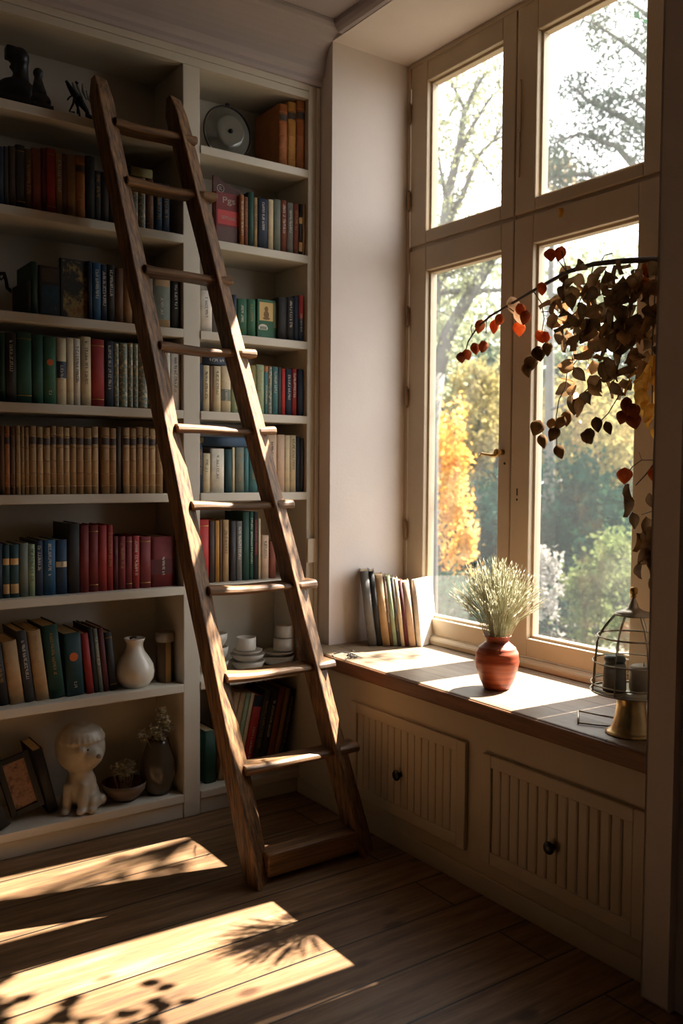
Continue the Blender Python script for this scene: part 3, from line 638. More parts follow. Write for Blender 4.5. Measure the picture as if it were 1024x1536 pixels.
seat = tag(empty('window_seat_cabinet', (XC, 2.2, 0)), 'cream painted window-seat cabinet with two beadboard drawers and black knobs', 'cabinet')
def sp(name, mb, mat, parent=None, bev=.003):
    o = mb.build(name, mat, parent or seat, bev)
    if not parent: o.matrix_parent_inverse = Matrix.Translation((-XC, -2.2, 0))
    return o
cb = MB(); cb.box(XC, YP+.001, 0.0, XC+.02, YF-.0045, .546); cb.box(XC+.02, YP+.001, .04, XC+.025, YR-.002, .545)
sp('carcass', cb, CREAM)
sp('skirting', MB().box(XC-.008, YP+.001, 0.0, XC-.0002, YF-.005, .062), CREAM)
for (y0, y1, z0, z1, ky, kz) in [(2.02, 2.633, .113, .455, 2.343, .262), (1.362, 1.947, .111, .444, 1.665, .252)]:
    f = MB(); xo = XC-.016; b = .038
    f.box(xo, y0, z0, XC-.0003, y0+b, z1); f.box(xo, y1-b, z0, XC-.0003, y1, z1); f.box(xo, y0+b, z0, XC-.0003, y1-b, z0+b); f.box(xo, y0+b, z1-b, XC-.0003, y1-b, z1)
    d = sp('drawer', f, CREAM, bev=.003)
    # beadboard: one extruded profile with rounded beads and narrow grooves
    n = round((y1-y0-2*b)/.036); w_ = (y1-y0-2*b)/n; pr = [(XC-.001, y0+b), ]
    prof = []
    for i in range(n):
        ya = y0+b+i*w_
        prof += [(ya, XC-.003), (ya+.0022, XC-.0085), (ya+.007, XC-.0105), (ya+w_-.007, XC-.0105), (ya+w_-.0022, XC-.0085)]
    prof += [(y1-b, XC-.003), (y1-b, XC-.001), (y0+b, XC-.001)]
    m = MB(); N = len(prof)
    m.add([(x, yy, z0+b) for yy, x in prof]+[(x, yy, z1-b) for yy, x in prof], [(i, (i+1) % N, N+(i+1) % N, N+i) for i in range(N)])
    sp('beadboard_panel', m, CREAM, d, 0)
    k = MB(); ring = []
    k.tube([(XC-.010, ky, kz), (XC-.024, ky, kz)], .008, 14); k.ball((XC-.030, ky, kz), (.009, .0185, .0185), 18, 10)
    kk = sp('knob', k, BLACK, d, 0); kk['label'] = 'round black knob'

# ------------------------------------------------------------------ things on the countertop
# terracotta vase
vb = at(752, 1034, 'z', ZC); vy = vb.y; sc = (at(783, 990, 'y', vy).x-at(722, 990, 'y', vy).x)/2*.86
vz = lambda py: at(752, py, 'y', vy).z-ZC
VC = (at(752, 990, 'y', vy).x, vy+.02, ZC)
R = .071; H = .172
prof = [(0, .0005), (R*.52, .0005), (R*.6, .004), (R*.76, .03), (R*.93, .062), (R*1.0, .09), (R*.96, .115), (R*.82, .134), (R*.6, .147), (R*.5, .153), (R*.53, .162), (R*.63, H), (R*.6, H+.001), (R*.47, .160), (R*.42, .153), (R*.5, .142), (R*.7, .12), (R*.8, .08), (R*.5, .02), (0, .012)]
pp = []
for (r0, z0), (r1, z1) in zip(prof, prof[1:]):
    for k in range(4): pp.append((r0+(r1-r0)*k/4, z0+(z1-z0)*k/4))
pp.append(prof[-1]); pp = [(r+(.0007*math.sin(z*900) if i < 44 else 0) if r > .01 else r, z) for i, (r, z) in enumerate(pp)]
tm, nt, out = new_mat('terracotta_glaze'); v = coords(nt, (1, 1, 14)); n = noise(nt, v, 5, 5)
p = nd(nt, 'BsdfPrincipled', Roughness=.4); nt.links.new(ramp(nt, n, [(.3, srgb(92, 36, 22)), (.5, srgb(150, 66, 36)), (.7, srgb(182, 92, 54))]), p.inputs['Base Color']); nt.links.new(p.outputs[0], out.inputs[0])
vase = MB().lathe(pp, 36).build('vase', tm); vase.location = VC
tag(vase, 'round terracotta red vase with ringed body standing on the countertop', 'vase')
# dried grass
gr = MB()
for i in range(290):
    a = random.uniform(0, 2*PI); rr = random.uniform(0, 1)**.7; sp_ = random.uniform(.25, 1.0)
    tip = Vector((.158*rr*math.cos(a), .158*rr*math.sin(a), .0)); tip.z = .265-.10*rr*rr*random.uniform(.5, 1.3)-random.uniform(0, .07)
    base = Vector((.024*rr*math.cos(a), .024*rr*math.sin(a), -.03)); mid = base.lerp(tip, .5)+Vector((-.018*math.cos(a)*rr, -.018*math.sin(a)*rr, .012))
    pts = [base, base.lerp(mid, .6), mid, mid.lerp(tip, .5)+Vector((random.uniform(-.006, .006), random.uniform(-.006, .006), .004)), tip]
    gr.tube(pts, [.0007, .0007, .0009, .0016, .0004], 4, False)
    d = (tip-mid).normalized()
    for k in range(5):
        c = mid.lerp(tip, .35+.13*k); s = Vector((random.uniform(-1, 1), random.uniform(-1, 1), random.uniform(.3, 1))).normalized()
        e = c+(d*.8+s*.6).normalized()*random.uniform(.010, .02); w_ = d.cross(s).normalized()*.0016
        gr.add([c, c.lerp(e, .5)+w_, e, c.lerp(e, .5)-w_], [(0, 1, 2, 3)])
g = gr.build('dried_grass', leafmat('dried_grass_straw', [srgb(140, 138, 104), srgb(196, 192, 164), srgb(220, 218, 200)], .4, 40)); g.location = (VC[0], VC[1], ZC+H-.002)
tag(g, 'bushy bunch of pale dried grass standing in the terracotta vase', 'dried grass')
for k in range(14): pass
# books in the window corner
SB = [('grey', 'plain', .034, .285, .20), ('black', 'plain', .020, .285, .20), ('light tan', 'plain', .030, .272, .19), ('brown', 'text', .010, .266, .18), ('pale green', 'plain', .016, .268, .18), ('charcoal', 'text', .012, .262, .18), ('cream', 'plain', .014, .258, .17), ('maroon', 'plain', .014, .252, .17), ('pinkish cream', 'plain', .026, .246, .17)]
base = at(556, 969, 'z', ZC); dirv = Vector((.80, -.60, 0)); ang = math.atan2(dirv.y, dirv.x)
pos = Vector((2.118, 2.822, ZC)); n0 = 0
names = ['grey', 'black', 'tan', 'thin brown', 'pale green', 'thin charcoal', 'thin cream', 'maroon', 'pinkish cream']
for (c, s, t, h, d), nm in zip(SB, names):
    th = math.radians(-7); tt = t
    h *= 1.05; r = make_book(t, h, d*.52 if n0 < 3 else d*.6, c, s)
    wdt = t/math.cos(th)
    pos2 = pos+dirv*(wdt/2); pos = pos+dirv*(wdt+.0015)
    r.rotation_mode = 'ZYX' if False else 'XYZ'
    r.matrix_world = Matrix.Translation((pos2.x, pos2.y, ZC+t/2*abs(math.sin(th))+.0003)) @ Matrix.Rotation(ang, 4, 'Z') @ Matrix.Rotation(th, 4, 'Y')
    tag(r, f'{nm} book leaning left, {ORD[n0]} from left in the window corner row', 'book', 'books leaning in the window corner'); n0 += 1
# white book turned to show its cover
t, h, d = .022, .265, .135
r = make_book(t, h, d, 'white', 'plain')
p0 = pos+dirv*.006
r.matrix_world = Matrix.Translation((p0.x+.004, p0.y-.004, ZC+.0015)) @ Matrix.Rotation(math.radians(-68), 4, 'Z') @ Matrix.Rotation(math.radians(-6), 4, 'Y')
tag(r, 'white book with blank cover facing the room at the window corner row end', 'book')
# twigs at the left end of the countertop
tw = MB(); T0 = at(512, 985, 'z', ZC+.004)
for (q0, q1, zz) in [((500, 981), (528, 980), .004), ((515, 979), (543, 987), .004), ((528, 981), (517, 992), .006), ((498, 983), (503, 992), .004), ((520, 983), (531, 987), .010), ((526, 977), (532, 979), .006)]:
    A = at(*q0, 'z', ZC+zz); B = at(*q1, 'z', ZC+.004); M = (A+B)/2+Vector((0, 0, .006)); tw.tube([A, M, B], [.0022, .002, .001], 6)
for (q) in [(530, 983), (534, 985), (524, 981), (527, 985)]:
    A = at(*q, 'z', ZC+.006); tw.ball(A, (.014, .006, .003), 8, 5, Matrix.Rotation(random.uniform(0, 3), 3, 'Z'))
tag(tw.build('twig_sprig', paint('dark_twig', srgb(44, 40, 32), .8, .2, 30, .2)), 'small dark dry sprig lying on the left end of the countertop', 'twig')

# lantern
LZ = at(940, 1098, 'z', ZC); LX, LYY = 1.997, 1.489
lan = tag(empty('lantern', (LX, LYY, ZC)), 'bell-shaped wire and glass lantern on a worn metal pedestal, on the countertop', 'lantern')
lan.scale = (.9, .9, .9)
ped = MB().lathe([(0, .0005), (.072, .0005), (.074, .004), (.064, .009), (.058, .014), (.053, .028), (.046, .055), (.042, .085), (.041, .115), (.048, .121), (0, .121)], 32).build('pedestal', metal('brassy_pedestal', srgb(188, 164, 116), .32), lan)
wr = MB(); RB_, Z0 = .118, .128; NP = 8
rad = lambda z: np.interp(z, [.128, .20, .275, .305, .345, .358], [.118, .115, .108, .094, .062, .05])
def ringz(z, r, th): wr.tube([(r*math.cos(a), r*math.sin(a), z) for a in [2*PI*i/32 for i in range(33)]], th, 6, False)
for z, th in ((.128, .003), (.150, .0022), (.215, .0022), (.290, .003), (.356, .0035)): ringz(z, rad(z), th)
for k in range(NP):
    a = 2*PI*(k+.3)/NP; wr.tube([(rad(z)*math.cos(a), rad(z)*math.sin(a), z) for z in np.linspace(.128, .356, 12)], .0022, 6)
for k in range(4):
    a = PI/2*k+.3; wr.tube([(.04*math.cos(a), .04*math.sin(a), .120), (.118*math.cos(a), .118*math.sin(a), .128)], .003, 6)
wr.build('wire_cage', SILVER, lan)
gl = MB()
for k in range(NP):
    a0 = 2*PI*(k+.3)/NP; a1 = 2*PI*(k+1.3)/NP
    for z0, z1 in ((.152, .213), (.217, .288), (.293, .354)):
        gl.add([(rad(z0)*.985*math.cos(a0), rad(z0)*.985*math.sin(a0), z0), (rad(z0)*.985*math.cos(a1), rad(z0)*.985*math.sin(a1), z0), (rad(z1)*.985*math.cos(a1), rad(z1)*.985*math.sin(a1), z1), (rad(z1)*.985*math.cos(a0), rad(z1)*.985*math.sin(a0), z1)], [(0, 1, 2, 3)])
gl.build('glass_panel', glassmat('lantern_glass', (.93, .96, .92, 1), .02, .1), lan)
MB().lathe([(.052, .355), (.05, .362), (.03, .368), (.016, .376), (.012, .388), (.006, .402), (.004, .406), (0, .407)], 24).build('cap', SILVER, lan)
fn = MB(); fn.ball((0, 0, .409), (.008, .008, .006), 12, 8); fn.lathe([(0, .413), (.005, .413), (.011, .418), (.012, .43), (.009, .436), (0, .437)], 16); fn.build('finial', BRASS, lan)
MB().lathe([(0, .1215), (.1, .1215), (.112, .126), (.0, .1262)], 24).build('tray', SILVER, lan)
cj = MB().lathe([(0, 0), (.03, 0), (.031, .004), (.029, .07), (.024, .078), (0, .078)], 20).build('glass_jar', paint('smoked_glass_jar', srgb(126, 124, 116), .12, .1, 10, .02)); cj.location = (LX-.036, LYY+.028, ZC+.1145)
MB().lathe([(0, .0785), (.027, .0785), (.029, .086), (.024, .094), (0, .096)], 20).build('lid', BLACK, cj); tag(cj, 'small grey glass jar with black lid inside the lantern', 'jar')
cd = MB().lathe([(0, 0), (.036, 0), (.037, .003), (.037, .06), (.03, .066), (.006, .064), (0, .064)], 22).build('candle', paint('beige_wax', srgb(190, 160, 128), .5, .05, 10, .03)); cd.location = (LX+.036, LYY-.01, ZC+.1145)
MB().tube([(0, 0, .063), (.001, 0, .074)], .0012, 5).build('wick', BLACK, cd); tag(cd, 'thick beige pillar candle inside the lantern', 'candle')
# flat wire stand beside the lantern
br_ = MB(); B0, B1, B2, B3 = [at(*q, 'z', ZC+z_) for q, z_ in (((918, 1090), .004), ((867, 1084), .004), ((867, 1066), .016), ((921, 1077), .016))]
br_.tube([B0, B1], .0026, 6); br_.tube([B1, B2], .003, 6); br_.tube([B2, B3], .0026, 6); br_.tube([B1, Vector((B1.x, B1.y, ZC+.001))], .003, 6)
tag(br_.build('wire_stand', SILVER), 'low bent wire stand lying on the countertop left of the lantern', 'wire stand')
wb = MB().box(-.05, -.012, 0, .05, .012, .012).box(-.05, -.012, .0125, .05, .004, .016); o = wb.build('wood_block', wood('pink_wood', srgb(150, 96, 80), srgb(190, 136, 116), 'x'), None, .002)
q = at(976, 1084, 'z', ZC); o.location = (q.x+.035, q.y-.02, ZC+.0003); o.rotation_euler = (0, 0, -.7); tag(o, 'small reddish wooden block lying beside the lantern pedestal', 'block')

# ------------------------------------------------------------------ ornaments on the shelves
# white bottle vase, seventh shelf left
zz = SZ[6]; yv = YF+.075
cx = at(202, 1000, 'y', yv).x; S = (at(230, 1000, 'y', yv).x-at(174, 1000, 'y', yv).x)/2
hv = at(202, 957, 'y', yv).z-zz
pr = [(0, 0), (.62, 0), (.72, .03), (.94, .16), (1.0, .3), (.93, .45), (.72, .6), (.5, .72), (.42, .82), (.42, .9), (.5, .96), (.54, 1.0), (.5, 1.0), (.36, .92), (.34, .8), (0, .7)]
o = MB().lathe([(r*S, z*hv+.0005) for r, z in pr], 36).build('vase', paint('white_glaze', srgb(212, 206, 192), .18, .04, 8, .02)); o.location = (cx, yv, zz)
tag(o, 'white glazed bulbous bottle vase on the left bay, seventh shelf down', 'vase')
o2 = MB().tube([(-.012, 0, 0), (0, .003, .004), (.012, -.002, .002)], .0045, 6).build('dried_pod', paint('pod_black', srgb(30, 26, 24), .7, .1, 20, .1)); o2.location = (cx-.005, yv, zz+hv-.006+.006)
tag(o2, 'small black dried pod lying on the rim of the white bottle vase', 'pod')
# tall tumbler, behind
yv2 = YF+.085; cx2 = at(248, 980, 'y', yv2).x; S2 = (at(261, 980, 'y', yv2).x-at(235, 980, 'y', yv2).x)/2; h2 = at(248, 947, 'y', yv2).z-zz
cx2 = min(cx2, XL1-S2*1.03-.001); tb = empty('tumbler', (cx2, yv2, zz)); tag(tb, 'tall brown and cream striped tumbler behind the white bottle vase', 'tumbler')
st, nt, out = new_mat('striped_ceramic'); v = coords(nt); sx = nd(nt, 'SeparateXYZ'); nt.links.new(v, sx.inputs[0])
mr = nd(nt, 'MapRange'); nt.links.new(sx.outputs[0], mr.inputs[0]); mr.inputs[1].default_value = -S2; mr.inputs[2].default_value = S2
rc = nt.nodes.new('ShaderNodeValToRGB'); rc.color_ramp.interpolation = 'CONSTANT'; e = rc.color_ramp.elements; e[0].color = srgb(96, 74, 52); e[1].position = .36; e[1].color = srgb(196, 164, 110); k_ = e.new(.66); k_.color = srgb(34, 40, 40)
nt.links.new(mr.outputs[0], rc.inputs[0]); p = nd(nt, 'BsdfPrincipled', Roughness=.35); nt.links.new(rc.outputs[0], p.inputs['Base Color']); nt.links.new(p.outputs[0], out.inputs[0])
MB().lathe([(0, .0005), (S2*.9, .0005), (S2*.92, .004), (S2*.92, h2*.8), (0, h2*.8)], 28).build('body', st, tb)
MB().lathe([(S2*.9, h2*.8+.0005), (S2, h2*.84), (S2*1.02, h2), (S2*.96, h2), (S2*.9, h2*.86), (0, h2*.82)], 28).build('rim', paint('grey_clay_rim', srgb(150, 142, 126), .5, .1, 20, .1), tb)
# round figurine
zz = SZ[7]; yv = YF+.06
q0 = at(124, 1210, 'y', yv); f = (at(124, 1088, 'y', yv).z-zz)/.31     # built 0.31 high
fg = MB()
fg.ball((0, 0, .222), (.088, .088, .088), 28, 18)                    # head
fg.ball((-.012, .012, .235), (.082, .082, .08), 22, 14)
fg.ball((.056, -.056, .21), (.036, .036, .034), 16, 12)             # muzzle
fg.ball((.072, -.02, .236), (.016, .018, .016), 10, 8)
fg.ball((.02, -.083, .236), (.016, .012, .014), 10, 8)
for i in range(16):                                                   # fringe ridges
    a = -PI*.75+PI*1.1*i/15
    fg.tube([(.03*math.cos(a), .03*math.sin(a), .306), (.066*math.cos(a), .066*math.sin(a), .288), (.088*math.cos(a), .088*math.sin(a), .258)], [.008, .009, .005], 6)
fg.ball((0, .006, .085), (.055, .055, .07), 20, 14); fg.ball((0, .016, .055), (.062, .06, .05), 20, 14); fg.tube([(0, 0, .12), (0, 0, .16)], .042, 14)
for sx_ in (-.036, .018):
    fg.tube([(sx_, -.032, .10), (sx_-.002, -.048, .05), (sx_-.002, -.05, .014)], [.02, .017, .017], 10); fg.ball((sx_-.004, -.062, .012), (.019, .026, .012), 12, 8)
fg.ball((.05, -.012, .03), (.026, .042, .03), 14, 10); fg.ball((.052, -.05, .012), (.02, .024, .012), 12, 8); fg.ball((-.05, 0, .03), (.024, .04, .03), 14, 10); fg.ball((.07, .012, .028), .022, 12, 8)
o = fg.build('figurine', paint('pale_ceramic', srgb(164, 156, 140), .35, .12, 30, .15)); remesh(o, .0055, 3)
ey = MB(); ey.ball((.041, -.073, .236), (.008, .006, .006), 10, 8); ey.build('eye', paint('eye_brown', srgb(60, 44, 34), .3, .1, 30, 0), o)
ey = MB(); ey.ball((.082, -.080, .216), (.010, .010, .008), 10, 8); ey.build('nose', paint('nose_grey', srgb(112, 100, 88), .4, .1, 30, 0), o)
o.scale = (f, f, f); o.location = (q0.x, yv+.02, zz+.0003); o.rotation_euler = (0, 0, -.55)
tag(o, 'pale ceramic seated puppy figurine with large round head on the bottom shelf', 'figurine')
# bowl with dried flowers, and grey vase with flowers
def florets(mb, n, c, r, s):
    for i in range(n):
        d = Vector((random.gauss(0, 1), random.gauss(0, 1), random.gauss(0, 1))).normalized()*random.uniform(.4, 1)
        p = Vector(c)+Vector((d.x*r[0], d.y*r[1], d.z*r[2]))
        for k in range(5):
            a = 2*PI*k/5+random.random(); u = Vector((math.cos(a), math.sin(a), random.uniform(-.4, .7))).normalized(); w_ = u.cross(Vector((.3, .2, 1))).normalized()
            mb.add([p, p+u*s*.6+w_*s*.35, p+u*s, p+u*s*.6-w_*s*.35], [(0, 1, 2, 3)])
FLW = leafmat('dried_floret', [srgb(120, 100, 70), srgb(190, 176, 140), srgb(226, 218, 190)], .3, 60)
yb_ = YF+.085; cb_ = at(186, 1150, 'y', yb_).x; rb = .82*(at(233, 1150, 'y', yb_).x-at(156, 1150, 'y', yb_).x)/2; hb_ = rb*.78
bw = MB().lathe([(0, .0005), (rb*.5, .0005), (rb*.7, hb_*.2), (rb*.93, hb_*.6), (rb, hb_), (rb*.96, hb_*1.01), (rb*.88, hb_*.62), (rb*.6, hb_*.3), (0, hb_*.22)], 32).build('bowl', paint('brown_clay', srgb(92, 76, 62), .5, .15, 20, .2)); bw.location = (cb_, yb_, zz)
tag(bw, 'brown clay bowl with dark red lining on the left bay bottom shelf', 'bowl')
MB().lathe([(rb*.955, hb_*.99), (rb*.875, hb_*.63), (rb*.595, hb_*.32), (0, hb_*.24)], 32).build('lining', paint('oxblood_glaze', srgb(108, 34, 26), .3, .15, 12, .05), bw)
fl = MB(); florets(fl, 150, (0, 0, .045), (rb*.6, rb*.5, .034), .012)
for i in range(20): a = random.uniform(0, 6.28); fl.tube([(rb*.25*math.cos(a), rb*.2*math.sin(a), -.045), (rb*.5*math.cos(a), rb*.4*math.sin(a), .045)], .0012, 4)
o = fl.build('dried_flowers', FLW); o.location = (cb_, yb_+.005, zz+hb_); tag(o, 'cluster of small dried cream flowers lying in the brown bowl', 'flowers')
yg = YF+.075; cg = at(251, 1140, 'y', yg).x; rg = .92*(at(281, 1140, 'y', yg).x-at(227, 1140, 'y', yg).x)/2; hg = at(254, 1104, 'y', yg).z-zz
gv = MB().lathe([(0, .0005), (rg*.62, .0005), (rg*.8, hg*.1), (rg, hg*.38), (rg*.9, hg*.66), (rg*.62, hg*.92), (rg*.58, hg), (rg*.52, hg), (rg*.55, hg*.9), (0, hg*.6)], 32).build('vase', paint('smoky_grey_glaze', srgb(68, 61, 52), .22, .15, 8, .04)); cg = min(cg, XL1-rg-.002); gv.location = (cg, yg, zz)
tag(gv, 'smoky grey-brown egg-shaped vase on the left bay bottom shelf', 'vase')
fl = MB()
for (dx, dz, r) in ((-.06, .03, .028), (-.02, .045, .03), (.012, .075, .028), (.03, .045, .024), (.0, .02, .026), (.006, .11, .02)):
    florets(fl, 60, (dx, random.uniform(-.03, .01), dz), (r, r, r*.8), .011); fl.tube([(dx*.2, 0, -.05), (dx*.6, 0, 0), (dx, -.005, dz)], .0014, 4)
o = fl.build('dried_flowers', FLW); o.location = (cg-.012, yg-.02, zz+hg); tag(o, 'spray of small dried cream flowers standing in the smoky grey vase', 'flowers')
# framed picture and dark books at the left of the bottom shelf
def slab_frame(px, py, w, h, t, lean, rotz, name, label, cat, mat):
    p = at(px, py, 'z', zz); e = empty(name); e.matrix_world = Matrix.Translation((p.x, p.y, zz+.001)) @ Matrix.Rotation(rotz, 4, 'Z') @ Matrix.Rotation(lean[0], 4, 'X') @ Matrix.Rotation(lean[1], 4, 'Y'); tag(e, label, cat); return e
ex = at(6, 1160, 'y', YF+.05)
pf = empty('picture_frame'); pw, ph = .115, .20
pc = at(54, 1213, 'y', YF+.075)
pf.matrix_world = Matrix.Translation((.868, YF+.075, zz+.029)) @ Matrix.Rotation(math.radians(-14), 4, 'Y') @ Matrix.Rotation(math.radians(-8), 4, 'X')
tag(pf, 'black framed picture of a pale figure tilted on the left bay bottom shelf', 'picture frame')
f_ = MB(); b = .02
f_.box(-pw/2, 0, 0, -pw/2+b, .018, ph); f_.box(pw/2-b, 0, 0, pw/2, .018, ph); f_.box(-pw/2+b, 0, 0, pw/2-b, .018, b); f_.box(-pw/2+b, 0, ph-b, pw/2-b, .018, ph); f_.build('frame', BLACK, pf, .002)
MB().box(-pw/2+b, .008, b, pw/2-b, .012, ph-b).build('picture', picture('old_print', [srgb(26, 22, 20), srgb(110, 80, 58), srgb(150, 114, 88), srgb(92, 60, 48), srgb(34, 28, 26)], 22), pf)
r = make_book(.034, .235, .15, 'near-black', 'plain'); r.matrix_world = Matrix.Translation((.955, YF+.082, zz+.0095)) @ Matrix.Rotation(math.radians(-13.5), 4, 'Y')
tag(r, 'plain black book leaning left behind the framed picture, left bay bottom shelf', 'book')
r = make_book(.046, .21, .13, 'black', 'text', INKW); r.matrix_world = Matrix.Translation((.775, YF+.03, zz+.0098)) @ Matrix.Rotation(math.radians(-24), 4, 'Y')
tag(r, 'black book with white vertical lettering leaning left at the bottom shelf edge', 'book')
# crockery on the seventh shelf, right bay
CR = paint('chalk_white_china', srgb(206, 200, 188), .35, .05, 10, .03); zz = SZ[6]
def vessel(name, px, yv, z0, prof, label, cat, handle=None, seg=28):
    x = min(at(px, 970, 'y', yv).x, XR1-.001-max(q[0] for q in prof)); o = MB().lathe(prof, seg).build(name, CR); o.location = (x, yv, z0)
    if handle:
        r, zc, hr = handle; MB().tube([(r-.004+hr*math.sin(a), 0, zc+hr*math.cos(a)) for a in np.linspace(.2, PI-.2, 9)], .0035, 7).build('handle', CR, o)
    tag(o, label, cat, 'white crockery on the right bay seventh shelf'); return o
def cup(r, h): return [(0, .0005), (r*.6, .0005), (r*.72, h*.1), (r*.95, h*.55), (r, h), (r*.95, h), (r*.88, h*.5), (r*.5, h*.15), (0, h*.13)]
def mug(r, h): return [(0, .0005), (r*.96, .0005), (r, .004), (r, h), (r*.93, h), (r*.93, .006), (0, .006)]
def dish(r, h): return [(0, .0005), (r*.6, .0005), (r*.85, h*.35), (r, h), (r*.965, h), (r*.8, h*.5), (r*.5, h*.3), (0, h*.28)]
yA = YF+.12
vessel('bowl', 324, yA, zz, dish(.05, .045), 'white bowl at the bottom of the left crockery stack', 'bowl')
vessel('cup', 324, yA, zz+.0455, cup(.048, .054), 'white cup in the middle of the left crockery stack', 'cup')
vessel('cup', 324, yA, zz+.100, cup(.044, .052), 'white cup on top of the left crockery stack', 'cup')
yA = YF+.095
vessel('bowl', 371, yA, zz, dish(.071, .036), 'white wide bowl at the bottom of the middle crockery stack', 'bowl')
vessel('bowl', 371, yA, zz+.0365, dish(.070, .026), 'white shallow bowl second in the middle crockery stack', 'bowl')
vessel('saucer', 371, yA, zz+.063, dish(.06, .014), 'white saucer under the mug of the middle crockery stack', 'saucer')
vessel('mug', 369, yA, zz+.078, mug(.039, .05), 'straight white mug on top of the middle crockery stack', 'mug')
yA = YF+.10
vessel('bowl', 434, yA, zz, dish(.07, .04), 'white wide bowl at the bottom of the right crockery stack', 'bowl')
vessel('saucer', 433, yA, zz+.0405, dish(.062, .016), 'white saucer second in the right crockery stack', 'saucer')
vessel('mug', 434, yA, zz+.057, mug(.042, .05), 'wide white mug in the right crockery stack', 'mug')
vessel('cup', 434, yA, zz+.1075, mug(.036, .05), 'white cup on top of the right crockery stack', 'cup')
# glass plate in wire stand, top shelf right
zz = SZ[0]; yp = YF+.10; c0 = at(341, 194, 'y', yp); rp = .094
gp = empty('plate_stand', (c0.x, yp, zz)); tag(gp, 'black wire ring stand with foot on the right bay top shelf', 'plate stand')
w_ = MB(); hc = rp+.012
w_.tube([((rp+.006)*math.cos(a), 0, hc+(rp+.006)*math.sin(a)) for a in [2*PI*i/40 for i in range(41)]], .0035, 7, False)
w_.tube([(-.055, .05, .003), (-.045, .012, .02), (-.02, -.003, .012)], .003, 6); w_.tube([(.055, .05, .003), (.045, .012, .02), (.02, -.003, .012)], .003, 6); w_.tube([(-.055, .05, .003), (.055, .05, .003)], .003, 6)
w_.ball((0, 0, hc+rp+.012), (.010, .006, .007), 10, 7); w_.tube([(-.03, -.003, .003), (.03, -.003, .003)], .003, 6)
w_.build('ring', IRON, gp)
pl = MB().lathe([(0, .020), (rp*.3, .021), (rp*.55, .024), (rp*.66, .02), (rp*.7, .008), (rp*.98, 0), (rp, -.002), (rp*.97, -.006), (rp*.65, .0), (0, .004)], 40).build('plate', paint('smoky_glass_plate', srgb(104, 104, 96), .05, .12, 6, .02))
pl.location = (c0.x, yp-.005, zz+hc); pl.rotation_euler = (PI/2, 0, 0); tag(pl, 'shiny grey glass plate standing in the black wire ring stand', 'plate')
kn = MB().ball((0, 0, .024), (.009, .009, .006), 12, 8).build('boss', IRON, pl)
# dark figures on the top shelf, left bay
BF = paint('dark_bronze', srgb(30, 34, 38), .45, .2, 15, .1)
yv = YF+.135; q = at(30, 155, 'y', yv); zz = SZ[0]; hh = at(30, 76, 'y', yv).z-zz
b = MB(); s = hh/.24
b.ball((0, 0, .205), (.034, .042, .04), 16, 12); b.ball((-.022, -.006, .215), (.02, .03, .028), 12, 8); b.box(-.05, -.02, .195, -.02, .02, .24); b.tube([(-.02, 0, .18), (-.034, 0, .165)], .008, 8)
b.tube([(0, 0, .21), (.004, 0, .15), (-.004, 0, .1)], [.03, .027, .04], 14); b.ball((-.01, .0, .085), (.075, .05, .05), 18, 12); b.ball((-.005, 0, .04), (.09, .05, .045), 18, 12); b.box(-.085, -.045, 0, .08, .045, .03)
o = b.build('bust', BF); remesh(o, .006, 4); o.scale = (s, s, s); o.location = (q.x, yv, zz+.004); tag(o, 'dark helmeted bust at the left end of the left bay top shelf', 'bust')
q = at(57, 160, 'y', YF+.07); hh = at(52, 106, 'y', YF+.07).z-zz; b = MB(); s = hh/.15
b.ball((0, 0, .132), (.018, .018, .019), 14, 10); b.tube([(0, 0, .12), (0, 0, .09), (.004, 0, .06)], [.012, .02, .026], 12); b.ball((.006, -.005, .035), (.036, .034, .03), 16, 10); b.box(-.032, -.034, 0, .044, .03, .02); b.tube([(-.015, -.012, .095), (.0, -.03, .075), (.016, -.02, .06)], .009, 8)
o = b.build('statuette', BF); remesh(o, .004, 3); o.scale = (s, s, s); o.location = (q.x-.006, YF+.045, zz+.0003); tag(o, 'small dark seated statuette beside the helmeted bust', 'statuette')
yv = YF+.06
bm_ = MB(); P = lambda x, y_: at(x, y_, 'y', yv); zoff = zz-P(105, 172).z
def pt(x, y_, dy=0):
    p = P(x, y_).copy(); p.z = max(zz+.003, p.z+.0); p.y += dy; return p
bm_.tube([pt(99, 121), pt(104, 130), pt(110, 140), pt(117, 146)], [.004, .008, .011, .013], 8); bm_.tube([pt(117, 146), pt(124, 158), pt(131, 168)], [.013, .011, .007], 8)
bm_.tube([pt(110, 142), pt(104, 146), pt(101, 150)], .003, 6); bm_.tube([pt(112, 143), pt(110, 155), pt(104, 167), pt(112, 168.5)], [.005, .004, .003, .003], 6); bm_.tube([pt(118, 146), pt(117, 158), pt(116, 170.5)], [.005, .004, .003], 6)
bm_.tube([pt(131, 168), pt(131, 173), pt(139, 177)], [.008, .009, .006], 7); bm_.tube([pt(117, 146, .03), pt(124, 160, .04), pt(128, 174, .05)], .004, 6)
mane = bm_
mane.tube([pt(113, 122), pt(117, 126)], [.004, .005], 6)
o = bm_.build('horse_figurine', IRON); tag(o, 'thin black metal horse figurine behind the ladder head on top shelf', 'figurine')
wg = MB()
for (a, b2) in (((110, 122), (121, 143)), ((116, 122), (126, 146)), ((125, 124), (131, 148)), ((131, 134), (137, 152))): wg.tube([pt(*a, .01), pt((a[0]+b2[0])/2-1, (a[1]+b2[1])/2, .012), pt(*b2, .008)], [.003, .007, .003], 6)
wg.build('mane', paint('mane_grey', srgb(120, 118, 110), .5, .2, 30, .1), o)
